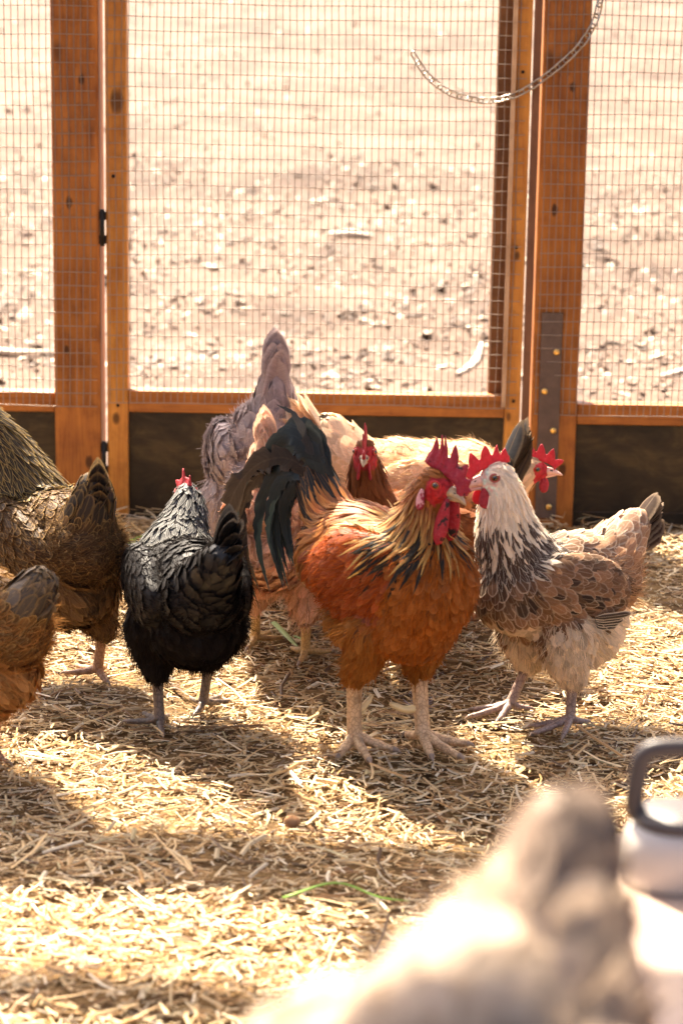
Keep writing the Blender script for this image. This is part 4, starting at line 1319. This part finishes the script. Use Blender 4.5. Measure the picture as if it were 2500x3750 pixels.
# ================================================================= black hen
def black_hen():
    b = Bird('hen', 'glossy black hen with silver-flecked neck walking towards the gate', 'hen', (-.215, 3.275, .001), 107, .94, 33)
    b.pitch(2)
    b.standard(.95, 1.06, 1.05)
    b.chain([(-.112, -.004, .245, .044), (-.140, -.010, .272, .030), (-.155, -.016, .292, .020)], 'tailcone', 1)
    b.chain([(.070, 0, .238, .060), (.094, -.014, .268, .042), (.108, -.025, .294, .033), (.118, -.029, .310, .027)], 'neck', -1)
    hk = {1: (-.022, .050, .088), -1: (.022, -.040, .088)}
    for y in (1, -1): b.leg((.004, y * .046, .150), hk[y], .048, .016)
    b.head((.126, -.030, .322), 6, 0, 1.15)
    bk = (.016, .0135, .0125)
    b.build_body({'*': (.012, .01, .01)}, dict(size=.020, color=(.45, .03, .04)))
    st = {'*': dict(L=.030, W=.017, lift=.003, col=bk, edge=(.03, .024, .022, .3), gl=.35, sp=.0078, var=.2),
          'wingL': dict(L=.036, W=.017, col=bk, gl=.42, sp=.0078, lift=.003), 'wingR': dict(L=.036, W=.017, col=bk, gl=.42, sp=.0078, lift=.003),
          'rump': dict(L=.036, W=.024, col=bk, gl=.42, lift=.007), 'saddle': dict(L=.036, W=.020, col=bk, gl=.42, lift=.005),
          'tailcone': dict(L=.046, W=.026, col=bk, gl=.7, lift=.008, sp=.010),
          'belly': dict(L=.024, W=.016, lift=.005, col=(.014, .010, .008), gl=.05), 'thigh': dict(L=.020, W=.012, lift=.004, col=(.014, .010, .008), gl=.05),
          'neck': dict(L=.026, W=.0080, lift=.004, col=(.03, .03, .03), edge=(.50, .48, .44, .7), sh=.7, gl=.2, sp=.0058, jit=.2),
          'head': dict(L=.012, W=.0062, lift=.002, col=(.06, .06, .058), edge=(.55, .53, .50, .7), sh=.5, sp=.0042, var=.3)}
    b.plumage(st)
    b.fluff({'belly': (.020, .014, .011), 'thigh': (.018, .013, .01), 'rump': (.02, .016, .014)}, 6500, .017, .5)
    b.coat({t_: (.022, .018, .017) for t_ in ('body', 'breast', 'saddle', 'rump', 'wingL', 'wingR')}, 5000)
    b.tail((-.134, -.010, .278), 76, 20, 9, .105, .034, 16, 40, (.012, .011, .011), (.05, .04, .035, .5), gloss=.6, fan=30, bend=-.12)
    b.eyes(M['eyelid_red'])
    b.beak(M['beak_dark'])
    hen_comb(b, M['comb_red'], .8, 3)
    for y in (1, -1): b.drop('wattle', M['comb_red'], (.015, y * .006, -.010), .018, .015, .005, y * .003)
    b.shank(hk[1], (-.036, .050, .003), 6, M['leg_dark'], .0078, .066)
    b.shank(hk[-1], (.034, -.034, .003), -30, M['leg_dark'], .0074, .062)
black_hen()

# ================================================================= brown gold-laced hen
def laced_hen(label, loc, phi, scale, seed, neck, headp, yaw, tailbase, elev, tailL, col, edge, ncol, nedge, tcol, belly, legmat, pitch=0, feet=None, tailn=9, tyaw=0):
    b = Bird('hen', label, 'hen', loc, phi, scale, seed)
    b.pitch(pitch)
    b.standard(1.0, 1.05, 1.1)
    tb = np.asarray(tailbase, float); td = np.array([-math.cos(R(elev)), 0, math.sin(R(elev))])
    b.chain([(*(tb - td * .02 + np.array([.015, 0, -.012])), .048), (*(tb + td * .02), .032), (*(tb + td * .05), .019)], 'tailcone', 1)
    b.chain(neck, 'neck', -1)
    feet = feet or {1: (.02, .048), -1: (-.01, -.048)}
    hk = {y: (feet[y][0] - .012, y * .048, .086) for y in (1, -1)}
    for y in (1, -1): b.leg((.002, y * .046, .150), hk[y], .050, .017)
    b.head(headp, yaw, 0, 1.08)
    b.build_body({'*': tuple(c * .7 for c in col), 'belly': belly}, dict(size=.021, color=(.5, .03, .035)))
    st = {'*': dict(L=.026, W=.0155, lift=.003, col=col, edge=(*edge, .8), gl=.3, sp=.0074, var=.25),
          'wingL': dict(L=.031, W=.0165, lift=.003, col=tuple(c * .85 for c in col), edge=(*edge, .6), sp=.008), 'wingR': dict(L=.031, W=.0165, lift=.003, col=tuple(c * .85 for c in col), edge=(*edge, .6), sp=.008),
          'saddle': dict(L=.030, W=.015, col=col, edge=(*edge, .95), sh=.2),
          'tailcone': dict(L=.046, W=.024, col=tcol, edge=(*edge, .35), lift=.006, sp=.010),
          'neck': dict(L=.036, W=.0085, lift=.005, col=ncol, edge=(*nedge, 1.0), sh=.85, sp=.0056, gl=.4),
          'head': dict(L=.013, W=.006, lift=.0015, col=nedge, sh=.5, sp=.0042),
          'belly': dict(L=.034, W=.019, lift=.010, col=belly, edge=(*edge, .3), gl=.05, var=.25), 'thigh': dict(L=.027, W=.015, lift=.006, col=belly, gl=.05, var=.25)}
    b.plumage(st)
    b.fluff({'belly': tuple(c * 1.2 for c in belly), 'thigh': tuple(c * 1.1 for c in belly), 'rump': tuple(c * .9 for c in belly)}, 4200, .021, .55)
    b.coat({t_: tuple(c * 1.3 for c in col) for t_ in ('body', 'breast', 'saddle', 'rump', 'wingL', 'wingR')}, 4000)
    b.tail(tb, elev, tyaw, tailn, tailL, .034, 16, 46, tcol, (*edge, .25), gloss=.35, fan=18)
    b.eyes(M['eyelid_red']); b.beak(M['beak']); hen_comb(b, M['comb_red'], 1.0)
    for y in (1, -1):
        b.drop('wattle', M['comb_red'], (.015, y * .006, -.010), .018, .015, .005, y * .003)
        b.shank(hk[y], (feet[y][0], feet[y][1], .003), 0, legmat, .0076, .062)
    return b

laced_hen('dark brown gold-laced hen with upright blackish tail by the reddish post', (-.425, 3.47, .001), 125, 1.02, 44,
          [(.070, .005, .245, .066), (.098, .030, .310, .052), (.106, .062, .365, .038), (.108, .084, .398, .026)], (.112, .094, .412), 35,
          (-.108, 0, .262), 74, .098, (.085, .048, .022), (.40, .24, .085), (.022, .016, .010), (.50, .33, .10), (.032, .023, .017), (.16, .095, .045), M['leg_orange'], 4,
          {1: (.035, .046), -1: (-.046, -.046)})
laced_hen('tan-brown laced hen with orange-tan belly and short greyish tail', (-.500, 3.06, .001), 142, .98, 55,
          [(.070, .005, .245, .062), (.104, .012, .300, .048), (.122, .016, .345, .034), (.132, .016, .372, .025)], (.140, .016, .382), 10,
          (-.122, 0, .248), 52, .080, (.155, .078, .026), (.48, .29, .10), (.03, .02, .012), (.52, .35, .12), (.11, .085, .065), (.42, .20, .065), M['leg_orange'], 3, tailn=7)

# ================================================================= plain hens
def plain_hen(label, loc, phi, scale, seed, pitch, neck, headp, yaw, hpitch, tailbase, elev, tailL, tailW, fan, spread, tent, col, edge, ea, tcol, tedge, tea, fl, legmat, belly=None, ncol=None, wide=1.0, feet=None, tyaw=0, tailn=11, comb=1.0, facec=(.5, .03, .035), hocks=.086, gl=.15, neckedge=None, cone=1.0, lift=.006, beak='beak', wattle=.018, stand=True):
    b = Bird('hen', label, 'hen', loc, phi, scale, seed)
    b.pitch(pitch)
    b.standard(1.0, wide, 1.1)
    tb = b.T(tailbase); td = np.array([-math.cos(R(elev)), 0, math.sin(R(elev))])
    b.chain([(*(tb - td * .03 + np.array([.02, 0, -.012])), .050 * cone), (*(tb + td * .02), .034 * cone), (*(tb + td * .06), .020 * cone)], 'tailcone', 1)
    b.chain(neck, 'neck', -1)
    feet = feet or {1: (.02, .048), -1: (-.01, -.048)}
    hk = {y: (feet[y][0] - .012, y * .048, hocks) for y in (1, -1)}
    for y in (1, -1): b.leg((.002, y * .046, .150), hk[y], .050, .018)
    b.head(headp, yaw, hpitch, 1.1)
    belly = belly or col; ncol = ncol or col
    b.build_body({'*': tuple(c * .8 for c in col), 'belly': belly, 'neck': ncol}, dict(size=.021, color=facec))
    ne = neckedge or (*edge, ea)
    st = {'*': dict(L=.034, W=.023, lift=lift, col=col, edge=(*edge, ea), gl=gl, sp=.0098, var=.12),
          'saddle': dict(L=.034, W=.022, lift=lift * 1.3), 'rump': dict(L=.036, W=.025, lift=lift * 1.5),
          'tailcone': dict(L=.050, W=.026, col=tcol, edge=(*tedge, tea), lift=.007, sp=.0105),
          'neck': dict(L=.034, W=.010, lift=.005, col=ncol, edge=ne, sh=.7, sp=.0062),
          'head': dict(L=.013, W=.006, lift=.0015, col=ncol, sh=.5, sp=.0042),
          'belly': dict(L=.036, W=.021, lift=.012, col=belly, gl=.05), 'thigh': dict(L=.028, W=.016, lift=.008, col=belly, gl=.05)}
    for k in st:
        if k != '*':
            for kk in ('col', 'edge', 'gl', 'sp', 'lift'):
                st[k].setdefault(kk, st['*'][kk])
    b.plumage(st)
    b.fluff({'belly': fl, 'thigh': fl, 'rump': fl}, 4200, .022, .6)
    b.coat({'breast': col, 'body': col, 'saddle': col, 'rump': col, 'wingL': col, 'wingR': col}, 4000)
    b.tail(tb + td * .015, elev, tyaw, tailn, tailL, tailW, spread, tent, tcol, (*tedge, tea), gloss=gl, fan=fan)
    b.eyes(M['eyelid_red']); b.beak(M[beak], bs=.85); hen_comb(b, M['comb_red'], comb)
    for y in (1, -1):
        b.drop('wattle', M['comb_red'], (.016, y * .006, -.010), wattle, .016, .005, y * .003, 0, y * 8)
        b.shank(hk[y], (feet[y][0], feet[y][1], .003), 0, legmat, .0076, .062)
    return b

plain_hen('lavender-grey hen pecking with its tail raised high against the gate', (-.128, 3.97, .006), 99, 1.10, 66, -24,
          [(.085, 0, .175, .058), (.130, 0, .140, .044), (.160, 0, .095, .032), (.172, 0, .065, .024)], (.178, 0, .052), 0, -50,
          (-.108, 0, .235), 82, .140, .042, 6, 9, 18, (.40, .325, .315), (.52, .43, .41), .7, (.36, .285, .27), (.46, .37, .35), .6, (.50, .41, .39), M['leg_grey'], wide=1.06, lift=.005)
plain_hen('pinkish buff hen pecking behind the rooster tail with narrow raised tail', (-.088, 3.60, .006), 76, .98, 77, -22,
          [(.085, 0, .175, .056), (.130, 0, .140, .042), (.160, 0, .095, .031), (.172, 0, .065, .024)], (.178, 0, .052), 0, -50,
          (-.112, 0, .245), 82, .125, .034, 10, 10, 30, (.70, .44, .31), (.50, .25, .14), .4, (.78, .56, .42), (.52, .26, .13), .45, (.74, .50, .37), M['leg_yellow'], feet={1: (.02, .05), -1: (-.03, -.046)})
plain_hen('large buff hen walking along the gate with neck stretched forward', (.128, 3.82, .004), -3, 1.04, 88, 4,
          [(.080, 0, .198, .064), (.112, 0, .212, .046), (.142, 0, .232, .033), (.158, 0, .242, .025)], (.172, 0, .246), -4, 2,
          (-.105, 0, .252), 56, .135, .052, 30, 8, 60, (.72, .48, .27), (.84, .64, .43), .6, (.78, .57, .37), (.86, .69, .50), .6, (.78, .56, .34), M['leg_orange'], wide=1.05, comb=.9, beak='beak_pink', wattle=.022, cone=1.25, lift=.003, feet={1: (.02, .048), -1: (.10, -.04)})
plain_hen('red-brown hen facing out between rooster and buff hen, black tail raised behind', (.118, 3.565, .010), 212, .93, 99, 0,
          [(.070, .008, .222, .050), (.104, .018, .280, .037), (.120, .026, .330, .028), (.126, .030, .356, .023)], (.130, .036, .372), 54, -8,
          (-.136, 0, .252), 64, .142, .046, 14, 10, 44, (.20, .062, .018), (.30, .11, .035), .4, (.020, .017, .018), (.20, .12, .05), .45, (.2, .07, .02), M['leg_yellow'], comb=1.3, wattle=.028, gl=.12, facec=(.38, .03, .03), beak='beak_dark')

# ------------------------------------------------------------------ out-of-focus things close by: table, bottle, cream hen
M['table'] = wood_material('pale_table', (.42, .31, .24), (.32, .22, .17), 'Y', knot=False)
TZ = .386
t = empty('table', (.50, 1.25, 0)); tag(t, 'pale low plank table with the bottle and cream hen on it', 'table')
for i in range(6):
    timber('plank', t, -.5345 + i * .125, -.5345 + i * .125 + .122, -.66, .60 if i > 1 else .10, TZ - .025, TZ, M['table'], .002)
for x, y in ((-.52, -.6), (-.52, .02), (.15, -.6), (.15, .53), (-.28, .53)):
    if True:
        timber('leg', t, x, x + .05, y, y + .05, 0, TZ - .026, M['table'])
M['bottle'] = plain_material('grey_enamel', (.44, .40, .37), .4, .4, 0, 20, .1)
M['lid'] = plain_material('dark_plastic', (.055, .045, .045), .45, .4)
bt = empty('bottle', (.262, 1.755, TZ)); tag(bt, 'grey bottle with dark looped carrying handle on the table', 'bottle')
mb = MB()
prof = [(0, .0), (.038, .0), (.041, .004), (.041, .026), (.040, .036), (.036, .044), (.031, .048)]
seg = 32
V = [(r * math.cos(2 * math.pi * k / seg), r * math.sin(2 * math.pi * k / seg), z) for r, z in prof[1:] for k in range(seg)]
F = [(i * seg + k, i * seg + (k + 1) % seg, (i + 1) * seg + (k + 1) % seg, (i + 1) * seg + k) for i in range(len(prof) - 2) for k in range(seg)]
F.append(tuple(range(seg))[::-1]); F.append(tuple((len(prof) - 2) * seg + k for k in range(seg)))
mb.add(V, F); mb.build('flask', M['bottle'], bt, True)
mb = MB(); mb.tube([(0, 0, .046), (0, 0, .052), (0, 0, .055)], [.034, .034, .031], 28); mb.build('lid', M['lid'], bt, True)
hp = catmull([(-.029, 0, .050), (-.034, 0, .060), (-.032, 0, .084), (-.026, 0, .102), (0, 0, .106), (.026, 0, .102), (.032, 0, .084), (.034, 0, .060), (.029, 0, .050)], 40)
mb = MB(); mb.tube(hp, .0050, 10, flat=1.5); mb.build('handle', M['lid'], bt, True)

plain_hen('cream hen with brown tail and tan flank standing on the table', (.038, .93, TZ), 237, .955, 111, -14,
          [(.085, 0, .185, .060), (.125, 0, .170, .046), (.160, 0, .130, .034), (.178, 0, .095, .026)], (.186, 0, .080), 0, -40,
          (-.112, 0, .245), 58, .075, .036, 10, 8, 30, (.44, .33, .24), (.50, .39, .29), .5, (.22, .155, .115), (.28, .2, .15), .4, (.46, .35, .26), M['leg_yellow'], belly=(.42, .19, .11), facec=(.6, .15, .12))

# ------------------------------------------------------------------ pale sticks and weeds on the yard outside
M['pale_stick'] = plain_material('pale_stick', (.62, .54, .44), .8, .2, 0, 60, .25)
for pts, w, lab in ((((.28, 5.9), (.33, 6.05), (.36, 6.25)), .012, 'pale curved stick on the yard seen through the gate mesh'),
                    (((-.06, 7.6), (.02, 7.62), (.09, 7.60)), .016, 'short white stick lying flat far out on the yard'),
                    (((-1.05, 6.2), (-.88, 6.1), (-.74, 6.12)), .013, 'pale stick on the yard behind the bay beside the gate hinges'),
                    (((.78, 5.9), (.86, 5.98), (.93, 6.0)), .010, 'thin pale stick on the yard behind the bay beyond the strap post')):
    P = np.array([(x, y, float(yard_z(x, y)) + w * .8) for x, y in pts])
    mb = MB(); mb.tube(catmull(P, 12), np.interp(np.linspace(0, 1, 12), [0, .5, 1], [w * .5, w, w * .3]), 7, flat=.7)
    tag(mb.build('stick', M['pale_stick'], None, True), lab, 'stick')

# ------------------------------------------------------------------ small litter: green stalks, fallen down, pebble
M['green'] = attr_material('green_stalk', .5, .3, 120, .2, .001, .25)
def stalk(pts, W, col, label, cat='stalk'):
    P = np.array([(x, y, float(floor_z(x, y)) + z) for x, y, z in pts])
    mb = MB(); mb.tube(catmull(P, 16), np.interp(np.linspace(0, 1, 16), [0, .7, 1], [W, W * .85, W * .3]) , 7, flat=.45)
    o = mb.build('green_stalk', M['green'], None, True)
    set_attr(o.data, 'Col', 'FLOAT_COLOR', np.tile((*col, 1), (len(o.data.vertices), 1)))
    return tag(o, label, cat, 'green plant stalks on the straw')
stalk([(-.105, 3.73, .02), (-.085, 3.66, .024), (-.062, 3.60, .022)], .0055, (.36, .42, .17), 'thick pale green stalk lying near the rooster tail')
stalk([(-.070, 3.665, .02), (-.055, 3.62, .028), (-.058, 3.595, .022)], .003, (.30, .40, .14), 'thin green stalk beside the thick pale stalk')
stalk([(-.06, 2.60, .016), (.0, 2.635, .026), (.05, 2.615, .022), (.085, 2.62, .018)], .0028, (.20, .34, .05), 'bent green grass blade lying alone on the straw')
tuft = empty('grass_tuft', (-.36, 4.14, 0)); tag(tuft, 'loose tuft of bright green grass on the straw behind the black hen', 'grass')
for i in range(14):
    x = -.42 + rng.uniform(-.05, .07); y = 4.14 + rng.uniform(-.10, .10); a = rng.uniform(-.5, .5)
    P = np.array([(x, y, .016), (x + .05 * math.cos(a), y + .05 * math.sin(a), .032), (x + .12 * math.cos(a), y + .12 * math.sin(a), .018)]) - np.array([-.36, 4.14, 0])
    mb = MB(); mb.tube(catmull(P, 10), np.interp(np.linspace(0, 1, 10), [0, .7, 1], [.0028, .0024, .0008]), 6, flat=.4)
    o = mb.build('blade', M['green'], tuft, True)
    set_attr(o.data, 'Col', 'FLOAT_COLOR', np.tile((.25 + .1 * rng.random(), .42, .08, 1), (len(o.data.vertices), 1)))
def down_tuft(x, y, s, col, label, seed):
    r = np.random.default_rng(seed); n = 160
    base = np.array([x, y, float(floor_z(x, y)) + .014]) + r.normal(0, .25, (n, 3)) * s * [1, 1, .3]
    d = nrmz(r.normal(0, 1, (n, 3)) + [0, 0, .5]); sd = nrmz(np.cross(d, r.normal(0, 1, (n, 3)))) * .0007
    tip = base + d * s * r.uniform(.4, 1, (n, 1))
    V = np.stack([base - sd, base + sd, tip + sd * .3, tip - sd * .3], 1).reshape(-1, 3)
    me = mesh_np('fallen_down', V, (np.arange(n)[:, None] * 4 + np.array([[0, 1, 2, 3]])))
    set_attr(me, 'Col', 'FLOAT_COLOR', np.repeat(np.concatenate([np.array([col]) * r.uniform(.8, 1.2, (n, 1)), np.ones((n, 1))], 1), 4, 0))
    tag(link('fallen_down', me, None, M['fluff']), label, 'feather')
down_tuft(.118, 3.34, .024, (.40, .34, .35), 'grey tuft of down lying on the straw behind the rooster foot', 5)
mb = MB()
V = []; nu, nv = 10, 7
r_ = np.random.default_rng(9)
for j in range(nv + 1):
    for i in range(nu):
        a = 2 * math.pi * i / nu; e = -math.pi / 2 + math.pi * j / nv; k = r_.uniform(.85, 1.12)
        V.append((math.cos(a) * math.cos(e) * .011 * k, math.sin(a) * math.cos(e) * .009 * k, math.sin(e) * .008 * k))
mb.add(V, [(j * nu + i, j * nu + (i + 1) % nu, (j + 1) * nu + (i + 1) % nu, (j + 1) * nu + i) for j in range(nv) for i in range(nu)])
o = mb.build('clod', plain_material('clod', (.30, .16, .08), .9, .1, 0, 200, .4, .5), None, True)
o.location = (-.055, 2.845, float(floor_z(-.055, 2.845)) + .022)
tag(o, 'brown clod of earth on the sunlit straw', 'clod')
